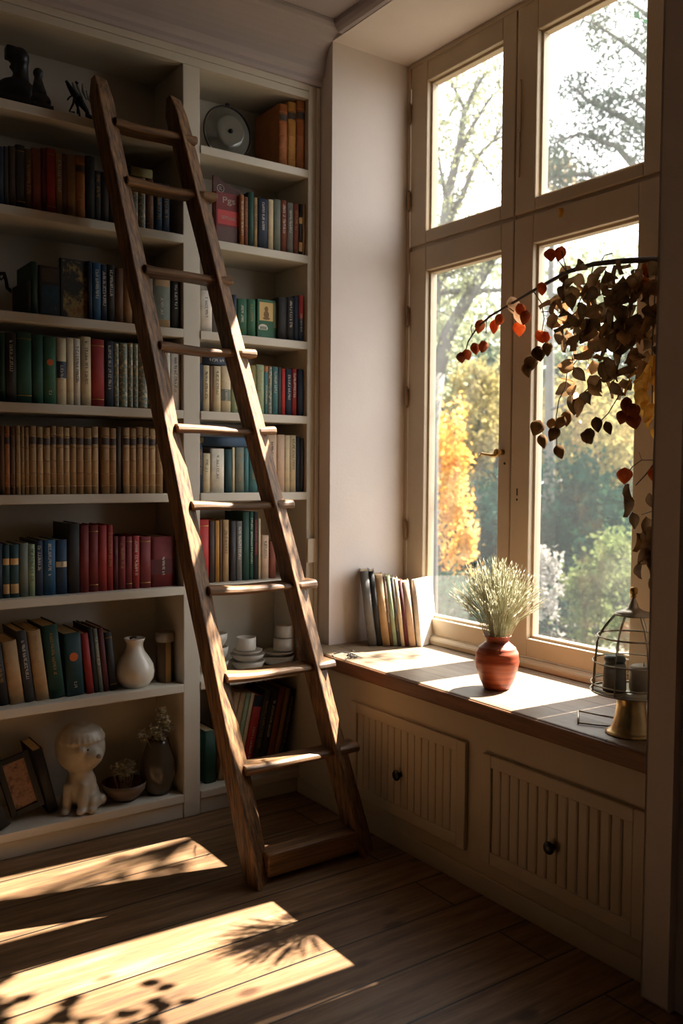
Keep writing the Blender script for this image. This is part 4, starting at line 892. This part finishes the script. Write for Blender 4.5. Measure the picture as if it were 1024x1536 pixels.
# black wire sculpture reaching into the third shelf, left
zz = SZ[2]; yv = YF+.05
b = MB(); Q = lambda x, y_: at(x, y_, 'y', yv)
z0 = Q(0, 411)
b.tube([(z0.x-.075, yv, zz+.002), (z0.x-.07, yv, zz+.06), (z0.x-.05, yv, zz+.115), Q(0, 411), Q(6, 410), Q(9, 420), Q(11, 432), Q(17, 439)], [.005, .006, .007, .007, .007, .006, .006, .003], 8)
b.tube([Q(11, 432), Q(15, 433), Q(18, 436)], [.004, .003, .0015], 6); b.tube([Q(-2, 414), Q(2, 420), Q(5, 416)], .003, 6)
b.box(z0.x-.10, yv-.025, zz+.0003, z0.x-.05, yv+.025, zz+.008)
o = b.build('wire_sculpture', IRON); tag(o, 'black bent metal bird-like sculpture at the left edge of the third shelf', 'sculpture')

# ------------------------------------------------------------------ dried branches at the window
LEAFB = leafmat('dry_leaf_brown', [srgb(90, 66, 44), srgb(134, 98, 62), srgb(160, 122, 80)], .5, 18)
LEAFD = leafmat('dry_leaf_dark', [srgb(70, 56, 44), srgb(104, 80, 56), srgb(128, 104, 70)], .4, 18)
LEAFY = leafmat('dry_leaf_yellow', [srgb(196, 140, 50), srgb(222, 172, 80), srgb(200, 150, 70)], .55, 18)
POD = leafmat('pod_orange', [srgb(156, 74, 42), srgb(186, 100, 58), srgb(206, 136, 88)], .5, 25)
PODD = leafmat('pod_rust', [srgb(112, 60, 38), srgb(140, 76, 48), srgb(166, 98, 64)], .45, 25)
PALE = leafmat('pod_paper', [srgb(206, 178, 150), srgb(224, 204, 180)], .7, 25)
BARK = paint('branch_bark', srgb(70, 58, 50), .7, .2, 40, .3)
def leaf(mb, p, L, W, rot, cup=.25, seg=6):
    """ovate pointed leaf hanging down from p"""
    vs = []; n = seg
    for i in range(n+1):
        u = i/n; w_ = W*math.sin(PI*min(1, u*1.02)**.75)*(1-.12*u); z = -L*u; bend = cup*L*(u-.5)**2
        for s in (-1, -.5, 0, .5, 1): vs.append(Vector((s*w_/2, bend-cup*W*.9*abs(s)**1.6+.0*s, z+.02*L*math.sin(7*u+s))))
    vs = [p+rot @ v for v in vs]
    mb.add(vs, [(i*5+k, i*5+k+1, (i+1)*5+k+1, (i+1)*5+k) for i in range(n) for k in range(4)], True)
def rrot(zr=None, tilt=.5):
    return (Matrix.Rotation(random.uniform(0, 2*PI) if zr is None else zr, 3, 'Z') @ Matrix.Rotation(random.gauss(0, tilt), 3, 'X') @ Matrix.Rotation(random.gauss(0, tilt), 3, 'Y'))
def pod(mb, p, L, W, rot):
    vs = []; n = 7; m = 12
    for i in range(n+1):
        u = i/n; r = W/2*(math.sin(PI*min(1, u**.8))**.75)*(1 if u < .5 else 1-.35*(u-.5)); r = max(r, .0006)
        for k in range(m):
            a = 2*PI*k/m; q = r*(1+.13*math.cos(6*a)); vs.append(p+rot @ Vector((q*math.cos(a), q*math.sin(a)*.75, -L*u)))
    mb.add(vs, [(i*m+k, i*m+(k+1) % m, (i+1)*m+(k+1) % m, (i+1)*m+k) for i in range(n) for k in range(m)], True)
bx = 2.17
W_ = lambda x, y_, dx=0: at(x, y_, 'x', bx+dx)
brn = tag(empty('dried_branch', W_(985, 392)), 'arching dried branch with brown leaves and papery pods hung across the window', 'branch')
BI = Matrix.Translation(-W_(985, 392))
def bp(name, mb, mat):
    o = mb.build(name, mat, brn); o.matrix_parent_inverse = BI; return o
st = MB()
tail = W_(1010, 389); wallp = Vector((tail.x+.0, YP+.001, tail.z-.005))
main = [wallp, W_(1000, 389), W_(960, 390), W_(925, 392), W_(890, 396), W_(850, 408), (W_(800, 436)), W_(768, 455), W_(735, 474), W_(715, 492), W_(702, 512), W_(699, 523)]
st.tube(main, [.009, .009, .0085, .008, .0075, .0065, .0055, .0045, .004, .003, .0025, .0015], 8)
for pts in ([(736, 473), (729, 482), (729, 500)], [(708, 502), (706, 492), (708, 487)], [(699, 523), (695, 530)], [(800, 437), (812, 455), (816, 478), (812, 500)], [(812, 468), (828, 467)], [(890, 396), (885, 420), (865, 460)], [(925, 392), (920, 430), (905, 490), (900, 560)],
            [(960, 390), (950, 420), (945, 470), (935, 520), (915, 590)], [(985, 389), (982, 440), (978, 520), (978, 620)], [(868, 536), (850, 560), (848, 580), (838, 600), (834, 625), (835, 668)], [(905, 560), (868, 596), (862, 605)], [(930, 590), (912, 620), (900, 632)], [(945, 560), (941, 585)], [(985, 388), (975, 398), (972, 415)], [(824, 376), (832, 384), (850, 408)], [(842, 376), (850, 408)], [(810, 425), (812, 436)], [(760, 460), (772, 468)], [(900, 395), (906, 383), (918, 380)], [(862, 405), (864, 398), (870, 394)]):
    st.tube([W_(*q, dx=random.uniform(-.02, .02)) for q in pts], .0017, 5)
bp('stem', st, BARK)
k1 = [(850, 432), (875, 425), (900, 420), (920, 425), (945, 432), (965, 440), (980, 425), (842, 462), (868, 470), (833, 480), (890, 462), (905, 480), (930, 470), (955, 465), (975, 470), (862, 495), (885, 500), (902, 510), (920, 520), (940, 505), (960, 512), (975, 520), (905, 535), (930, 540), (852, 505), (862, 565), (900, 560), (915, 575), (930, 570), (945, 548), (862, 590), (870, 585), (948, 420), (935, 450), (912, 455), (880, 445), (855, 450), (862, 480), (926, 500), (950, 490), (985, 490), (968, 495), (876, 520), (892, 530), (915, 550)]
mb1, mb2 = MB(), MB()
for i, (x, y_) in enumerate(k1):
    for k in range(5 if y_ < 520 else 3):
        p = W_(x+random.gauss(0, 10), y_-10+random.gauss(0, 12), random.uniform(-.09, .09))
        leaf(mb1 if (i+k) % 2 else mb2, p, random.uniform(.042, .066), random.uniform(.036, .054), rrot(tilt=.55), random.uniform(.1, .5))
bp('leaves', mb1, LEAFB); bp('leaves', mb2, LEAFD)
my = MB()
for x, y_ in [(962, 548), (975, 545), (985, 560), (978, 585), (972, 605), (985, 620), (988, 600), (970, 560), (980, 530), (955, 570), (966, 575), (985, 640), (990, 545)]:
    for k in range(2):
        leaf(my, W_(x+random.gauss(0, 5), y_+random.gauss(0, 6), random.uniform(-.05, .06)), random.uniform(.04, .055), random.uniform(.035, .045), rrot(tilt=.35), .2)
bp('yellow_leaves', my, LEAFY)
def pods(lst, mat, base=(.046, .036), leaf_=False):
    for x, y_ in lst:
        m_ = MB(); p = W_(x, y_-13, random.uniform(-.03, .03)); k = random.uniform(.85, 1.12); pod(m_, p, base[0]*k, base[1]*k, rrot(tilt=.25)); bp('seed_pod', m_, mat)
pods([(722, 492), (742, 492), (752, 484), (777, 468), (778, 495), (711, 527), (697, 537), (806, 508), (818, 512), (824, 386), (843, 382), (812, 436), (972, 406), (968, 428), (984, 402)], POD)
pods([(727, 524), (690, 541), (940, 608), (936, 628), (947, 632), (790, 478), (945, 618)], PODD)
pods([(810, 643), (811, 664), (828, 640), (846, 637), (836, 652), (850, 628), (835, 680), (875, 660), (886, 655), (893, 638), (908, 645), (866, 610), (877, 600), (805, 532), (797, 545), (786, 558), (820, 525), (842, 420)], LEAFD, (.05, .038))
m_ = MB(); pod(m_, W_(765, 445), .07, .048, rrot(0, .2)); bp('paper_pod', m_, PALE)
m_ = MB(); pod(m_, W_(776, 460), .06, .045, rrot(1, .2)); bp('paper_pod', m_, PALE)
m_ = MB(); leaf(m_, W_(858, 585), .055, .05, rrot(0, .2)); bp('paper_pod', m_, PALE)
m_ = MB(); leaf(m_, W_(925, 575), .05, .045, rrot(1, .2)); bp('paper_pod', m_, PALE)
# lower trailing vine on the right
vin = tag(empty('dried_vine', W_(988, 690)), 'short dried vine with dark leaves and two orange pods hanging beside the pier', 'vine')
VI = Matrix.Translation(-W_(988, 690))
def vp(name, mb, mat): o = mb.build(name, mat, vin); o.matrix_parent_inverse = VI; return o
vt = W_(1006, 668); st = MB(); st.tube([(vt.x, YP+.001, vt.z+.02), vt, W_(985, 690), W_(968, 712), W_(953, 728)], [.003, .003, .0025, .002, .0015], 6)
st.tube([W_(985, 690), W_(962, 690), W_(948, 700), W_(940, 712)], .0015, 5); st.tube([W_(985, 690), W_(984, 740), W_(982, 800), W_(978, 860)], .002, 5); st.tube([W_(958, 678), W_(962, 690)], .001, 4); st.tube([W_(962, 772), W_(983, 765)], .0012, 4)
vp('stem', st, BARK)
for x, y_ in ((937, 716), (981, 714)):
    m_ = MB(); pod(m_, W_(x, y_-15), .05, .042, rrot(tilt=.2)); vp('seed_pod', m_, POD)
m_ = MB()
for x, y_, L in ((950, 726, .06), (978, 775, .06), (984, 808, .065), (976, 835, .06), (988, 825, .06), (983, 868, .05), (946, 740, .07), (957, 768, .05), (972, 795, .055), (966, 800, .06), (978, 820, .06), (970, 845, .055), (984, 790, .06), (986, 850, .05), (982, 740, .05), (980, 830, .06)): leaf(m_, W_(x-9, y_), L, L*.66, rrot(tilt=.35), .4)
vp('leaves', m_, LEAFD)
# one sunlit leaf caught on the transom
m_ = MB(); q = at(838, 312, 'x', XW-.012); leaf(m_, q, .03, .03, Matrix.Rotation(1.2, 3, 'Z'), .4); o = m_.build('leaf', LEAFY); tag(o, 'single curled yellow leaf caught on the window transom', 'leaf')

# ------------------------------------------------------------------ outdoors
GZ = -3.2
gm, nt, out = new_mat('grass_ground'); n = noise(nt, coords(nt), 1.5, 6); p = nd(nt, 'BsdfPrincipled', Roughness=.9)
nt.links.new(ramp(nt, n, [(.3, srgb(62, 60, 52)), (.7, srgb(96, 90, 76))]), p.inputs['Base Color']); nt.links.new(p.outputs[0], out.inputs[0])
struct(MB().box(2.6, -30, GZ-.3, 90, 90, GZ).build('ground', gm))
def cards(centers, size, rng, asp=.6):
    n = len(centers); d = rng.normal(size=(n, 3)); d /= np.linalg.norm(d, axis=1)[:, None]
    e = rng.normal(size=(n, 3)); e -= (e*d).sum(1)[:, None]*d; e /= np.linalg.norm(e, axis=1)[:, None]
    s = size*rng.uniform(.6, 1.3, n)[:, None]
    V = np.stack([centers-d*s*.5, centers+e*s*asp*.5, centers+d*s*.5, centers-e*s*asp*.5], 1).reshape(-1, 3)
    return V
def foliage(name, V, mat, parent):
    n = len(V)//4; me = bpy.data.meshes.new(name); me.vertices.add(4*n); me.vertices.foreach_set('co', V.astype(np.float32).ravel())
    me.loops.add(4*n); me.loops.foreach_set('vertex_index', np.arange(4*n, dtype=np.int32)); me.polygons.add(n)
    me.polygons.foreach_set('loop_start', np.arange(0, 4*n, 4, dtype=np.int32)); me.polygons.foreach_set('loop_total', np.full(n, 4, dtype=np.int32)); me.update(); me.validate()
    me.materials.append(mat); o = bpy.data.objects.new(name, me); C.objects.link(o); o.parent = parent; return o
TB = paint('tree_bark', srgb(72, 70, 65), .9, .2, 6, .3)
def tree(px, py, dist, rpx, rpy, mat, label, n=5000, size=.11, clumps=40, cs=.28, trunk=True, rdep=None, name='tree'):
    c = far(px, py, dist); rx = rpx/FPX*dist; rz = rpy/FPX*dist; ry = rdep or rx
    e = empty(name, (c.x, c.y, GZ)); tag(e, label, 'tree', 'trees outside the window')
    d = RNG.normal(size=(clumps, 3)); d /= np.linalg.norm(d, axis=1)[:, None]; d *= (RNG.uniform(.25, 1, clumps)**.5)[:, None]
    k = RNG.integers(0, clumps, n); pts = d[k]+RNG.normal(size=(n, 3))*cs*np.array([1, 1, .8])*.6
    R_ = np.array(AX_R); R_[2] = 0; R_ /= np.linalg.norm(R_); F_ = np.array([AX_F.x, AX_F.y, 0]); F_ /= np.linalg.norm(F_)
    off = np.array([0, 0, c.z-GZ])
    pts = off+pts[:, :1]*rx*R_+pts[:, 1:2]*ry*F_+pts[:, 2:]*np.array([0, 0, rz])
    pts = pts[pts[:, 2] > .02]
    foliage('foliage', cards(pts, size, RNG), mat, e)
    if trunk:
        m = MB(); top = c.z-GZ+rz*.4; m.tube([(0, 0, 0), (.05, .02, top*.4), (0, .05, top*.75), (.05, 0, top)], [.16, .13, .09, .04], 8)
        for i in range(7):
            z0 = max(.3, top*(.35+.08*i)); a = i*2.4; m.tube([(0, .02, z0), (rx*.3*math.cos(a), rx*.3*math.sin(a), z0+rz*.12), (rx*.65*math.cos(a), rx*.65*math.sin(a), z0+rz*.3)], [.05, .035, .012], 6)
        m.build('trunk', TB, e)
    return e
ORANGE = leafmat('autumn_orange', [srgb(222, 142, 54), srgb(238, 184, 92), srgb(244, 214, 146)], .5, 1.6, k_=.62)
YELG = leafmat('autumn_yellow_green', [srgb(150, 156, 104), srgb(206, 190, 120), srgb(226, 206, 140)], .5, .9, k_=0.36)
GREEN = leafmat('summer_green', [srgb(52, 108, 84), srgb(78, 130, 96), srgb(116, 156, 112)], .45, .9, k_=0.2)
DARKG = leafmat('deep_green', [srgb(30, 88, 78), srgb(52, 108, 92), srgb(80, 128, 104)], .4, .9, k_=0.17)
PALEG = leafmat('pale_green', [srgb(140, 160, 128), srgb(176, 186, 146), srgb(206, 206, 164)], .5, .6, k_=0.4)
PINE = leafmat('pine_needles', [srgb(92, 112, 100), srgb(120, 136, 118), srgb(146, 156, 132)], .4, .9, k_=0.3)
TAWNY = leafmat('tawny_leaves', [srgb(176, 150, 120), srgb(206, 180, 148), srgb(190, 176, 140)], .5, 1.2, k_=.5)
tree(655, 735, 15, 60, 150, ORANGE, 'glowing orange autumn tree seen low in the left lower pane', 5200, .10, 60, .22)
tree(722, 640, 24, 56, 90, YELG, 'yellow green tree behind the orange tree, left lower pane', 3800, .17, 40, .3)
tree(722, 850, 19, 70, 130, DARKG, 'dark green bush to the right of the orange tree', 5200, .15, 50, .3)
tree(670, 930, 14, 60, 70, GREEN, 'low green bush under the orange tree', 3200, .10, 40, .3, False, name='bush')
tree(870, 640, 25, 100, 90, YELG, 'broad yellow green tree behind the hanging branch, right lower pane', 6000, .17, 60, .3, False)
tree(850, 790, 20, 90, 110, DARKG, 'large dark green tree low in the right lower pane', 6500, .13, 60, .3, False)
tree(930, 890, 14, 75, 90, leafmat('light_bush_green', [srgb(110, 132, 80), srgb(150, 166, 104), srgb(186, 190, 130)], .5, 2, k_=.34), 'rounded light green bush at the bottom of the right lower pane', 6500, .095, 60, .28, False, name='bush')
tree(820, 950, 16, 60, 60, DARKG, 'low dark bush behind the dried grass', 3500, .11, 40, .3, False, name='bush')
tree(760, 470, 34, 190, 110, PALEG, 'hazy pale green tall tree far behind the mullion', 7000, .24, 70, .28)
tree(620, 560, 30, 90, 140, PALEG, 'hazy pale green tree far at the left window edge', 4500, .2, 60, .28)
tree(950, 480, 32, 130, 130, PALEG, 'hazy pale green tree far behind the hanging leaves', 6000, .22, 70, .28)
tree(800, 780, 36, 330, 230, GREEN, 'wide green woodland tree filling the distance', 22000, .55, 160, .22)
tree(818, 880, 9, 20, 62, leafmat('white_plume', [srgb(186, 182, 170), srgb(214, 210, 200)], .5, 3, k_=.4), 'whitish flowering shrub just outside behind the dried grass', 900, .06, 24, .35, False, name='bush')
# bare tree on the left
e = empty('tree', (0, 0, 0)); D = 13.0
def T(x, y_, dd=0): return far(x, y_, D+dd)
b0 = T(640, 700); e.location = (b0.x, b0.y, GZ); EI = Matrix.Translation((-b0.x, -b0.y, -GZ))
tag(e, 'tall sparse tree with thin bare limbs seen in the left panes', 'tree', 'trees outside the window')
m = MB(); tips = []
def limb(pp, r0, r1):
    n = len(pp); m.tube([T(*q) for q in pp], [r0+(r1-r0)*i/(n-1) for i in range(n)], 7)
    P = [T(*q) for q in pp]
    for i in range(n-1):
        for k in range(4):
            s = P[i].lerp(P[i+1], random.random()); L = random.uniform(.25, .8)
            v = Vector((random.gauss(0, 1), random.gauss(0, 1), random.uniform(-.1, 1.1))).normalized(); q = s+v*L*.5+Vector((0, 0, .05)); t2 = s+v*L+Vector((0, 0, random.uniform(0, .2)))
            m.tube([s, q, t2], [.012, .008, .003], 4); tips.extend([q, t2])
            for w in range(2):
                v2 = (v+Vector((random.gauss(0, .7), random.gauss(0, .7), random.gauss(.2, .5)))).normalized(); t3 = q+v2*L*.5; m.tube([q, t3], [.006, .002], 3); tips.append(t3)
base = T(640, 700); base.z = GZ; m.tube([base, T(642, 640), T(655, 560)], [.2, .15, .12], 9)
limb([(655, 560), (672, 500), (700, 450), (735, 395), (760, 330)], .12, .06)
limb([(640, 640), (640, 520), (652, 440), (662, 380), (668, 330), (675, 280)], .12, .08)
limb([(675, 280), (688, 225), (697, 165), (715, 130), (728, 110)], .07, .02)
limb([(697, 165), (680, 130), (664, 112)], .035, .012)
limb([(685, 240), (708, 190), (733, 150), (752, 130)], .04, .015)
limb([(672, 335), (695, 290), (716, 235), (740, 210), (756, 185)], .05, .018)
limb([(668, 300), (660, 250), (650, 190), (640, 150)], .03, .01)
limb([(716, 235), (735, 260), (752, 290)], .02, .008)
limb([(640, 437), (690, 437), (750, 435), (780, 430)], .05, .025)
limb([(655, 420), (690, 405), (720, 400), (752, 385)], .035, .015)
limb([(720, 390), (780, 330), (840, 300), (880, 350)], .03, .012)
o = m.build('trunk', TB, e); o.matrix_parent_inverse = EI
tp = np.array([tuple(t) for t in tips]); k = RNG.integers(0, len(tp), 5200)
o = foliage('foliage', cards(tp[k]+RNG.normal(size=(5200, 3))*.14, .075, RNG), leafmat('sparse_yellow_leaf', [srgb(140, 154, 126), srgb(186, 188, 140), srgb(164, 174, 146)], .5, 2, k_=.5), e); o.matrix_parent_inverse = EI
# pine on the right
e = empty('pine_tree', (0, 0, 0)); D = 12.0; tb_ = far(1040, 600, D); e.location = (tb_.x, tb_.y, GZ); EI = Matrix.Translation((-tb_.x, -tb_.y, -GZ))
tag(e, 'grey green pine with loose branches seen in the upper right pane', 'tree', 'trees outside the window')
m = MB(); tips = []; top = T(1035, -60); m.tube([Vector((tb_.x, tb_.y, GZ)), T(1040, 300), top], [.22, .15, .05], 8)
pc = []
for pp in ([(1040, 120), (985, 100), (930, 60), (890, 35)], [(1040, 250), (980, 200), (920, 170), (880, 150), (860, 130)], [(1040, 300), (960, 260), (925, 220), (870, 200), (830, 215)], [(1040, 340), (950, 300), (880, 260), (830, 265), (808, 285)], [(1040, 200), (975, 170), (940, 140)], [(1040, 60), (980, 30), (940, 0)]):
    n = len(pp); P = [T(*q, dd=random.uniform(-.4, .4)) for q in pp]; m.tube(P, [.06-.045*i/(n-1) for i in range(n)], 6)
    for i in range(n-1):
        for k in range(9):
            s = P[i].lerp(P[i+1], random.random()); v = Vector((random.gauss(0, 1), random.gauss(0, 1), random.gauss(.1, .8))).normalized(); t = s+v*random.uniform(.15, .45); m.tube([s, t], [.012, .004], 4)
            if i > 0 or random.random() < .5: pc.append(t)
o = m.build('trunk', TB, e); o.matrix_parent_inverse = EI
pc = np.array([tuple(t) for t in pc]); k = RNG.integers(0, len(pc), 9000)
o = foliage('foliage', cards(pc[k]+RNG.normal(size=(9000, 3))*.10, .09, RNG, .3), PINE, e); o.matrix_parent_inverse = EI
tree(830, 275, 22, 52, 34, TAWNY, 'tawny autumn crown below the pine in the upper right pane', 1500, .12, 26, .3)
# unseen tree placed so its crown dapples the sun on the left sash
e = empty('tree', (6.4, 3.6, GZ)); tag(e, 'unseen leafy tree right of the window, placed to dapple the sun', 'tree', 'trees outside the window')
m = MB(); m.tube([(0, 0, 0), (-.1, -.1, 4), (-.3, -.3, 7)], [.16, .12, .06], 8)
nl = 420; cc = np.array([-2.39, -1.07, 6.6])+RNG.normal(size=(16, 3))*np.array([.24, .10, .05]); pts = cc[RNG.integers(0, 16, nl)]+RNG.normal(size=(nl, 3))*np.array([.05, .035, .04])
m.tube([(-.2, -.2, 5.6), (-.9, -.5, 6.3), (-1.7, -.85, 6.65), (-2.1, -1.0, 6.65)], [.05, .035, .02, .01], 7)
for q in cc: m.tube([(-1.9, -.93, 6.65), tuple((q+np.array([-2.0, -.95, 6.65]))/2+np.array([0, 0, .04])), tuple(q)], [.008, .006, .003], 4)
m.build('trunk', TB, e); foliage('foliage', cards(pts, .05, RNG), GREEN, e)

# ------------------------------------------------------------------ light, world, camera
w = bpy.data.worlds.new('world'); bpy.context.scene.world = w; w.use_nodes = True; nt = w.node_tree; nt.nodes.clear()
bg = nt.nodes.new('ShaderNodeBackground'); ow = nt.nodes.new('ShaderNodeOutputWorld'); bg.inputs[0].default_value = (.99, .99, .98, 1); bg.inputs[1].default_value = 2.5; nt.links.new(bg.outputs[0], ow.inputs[0])
sun = bpy.data.lights.new('sun', 'SUN'); sun.energy = 23; sun.angle = math.radians(.6); sun.color = (1.0, .91, .80)
so = bpy.data.objects.new('sun', sun); C.objects.link(so); so.location = (6, 2, 8)
sd = Vector((.9, -.05, 1.0)).normalized(); so.rotation_euler = sd.to_track_quat('Z', 'Y').to_euler()
cam = bpy.data.cameras.new('camera'); co = bpy.data.objects.new('camera', cam); C.objects.link(co)
cam.sensor_fit = 'VERTICAL'; cam.sensor_height = 36; cam.lens = FPX/1536*36; cam.clip_end = 200; cam.clip_start = .05
M = Matrix((AX_R, AX_U, -AX_F)).transposed().to_4x4(); M.translation = CAM; co.matrix_world = M
cam.dof.use_dof = True; cam.dof.focus_distance = 2.75; cam.dof.aperture_fstop = 3.2
sc = bpy.context.scene; sc.camera = co
sc.view_settings.view_transform = 'Standard'; sc.view_settings.look = 'None'; sc.view_settings.gamma = 1; sc.view_settings.use_curve_mapping = False; sc.view_settings.exposure = 1.1
cy = sc.cycles; cy.max_bounces = 10; cy.diffuse_bounces = 6; cy.glossy_bounces = 4; cy.transparent_max_bounces = 24; cy.transmission_bounces = 6; cy.use_denoising = True
cy.caustics_reflective = False; cy.caustics_refractive = False; cy.sample_clamp_indirect = 8
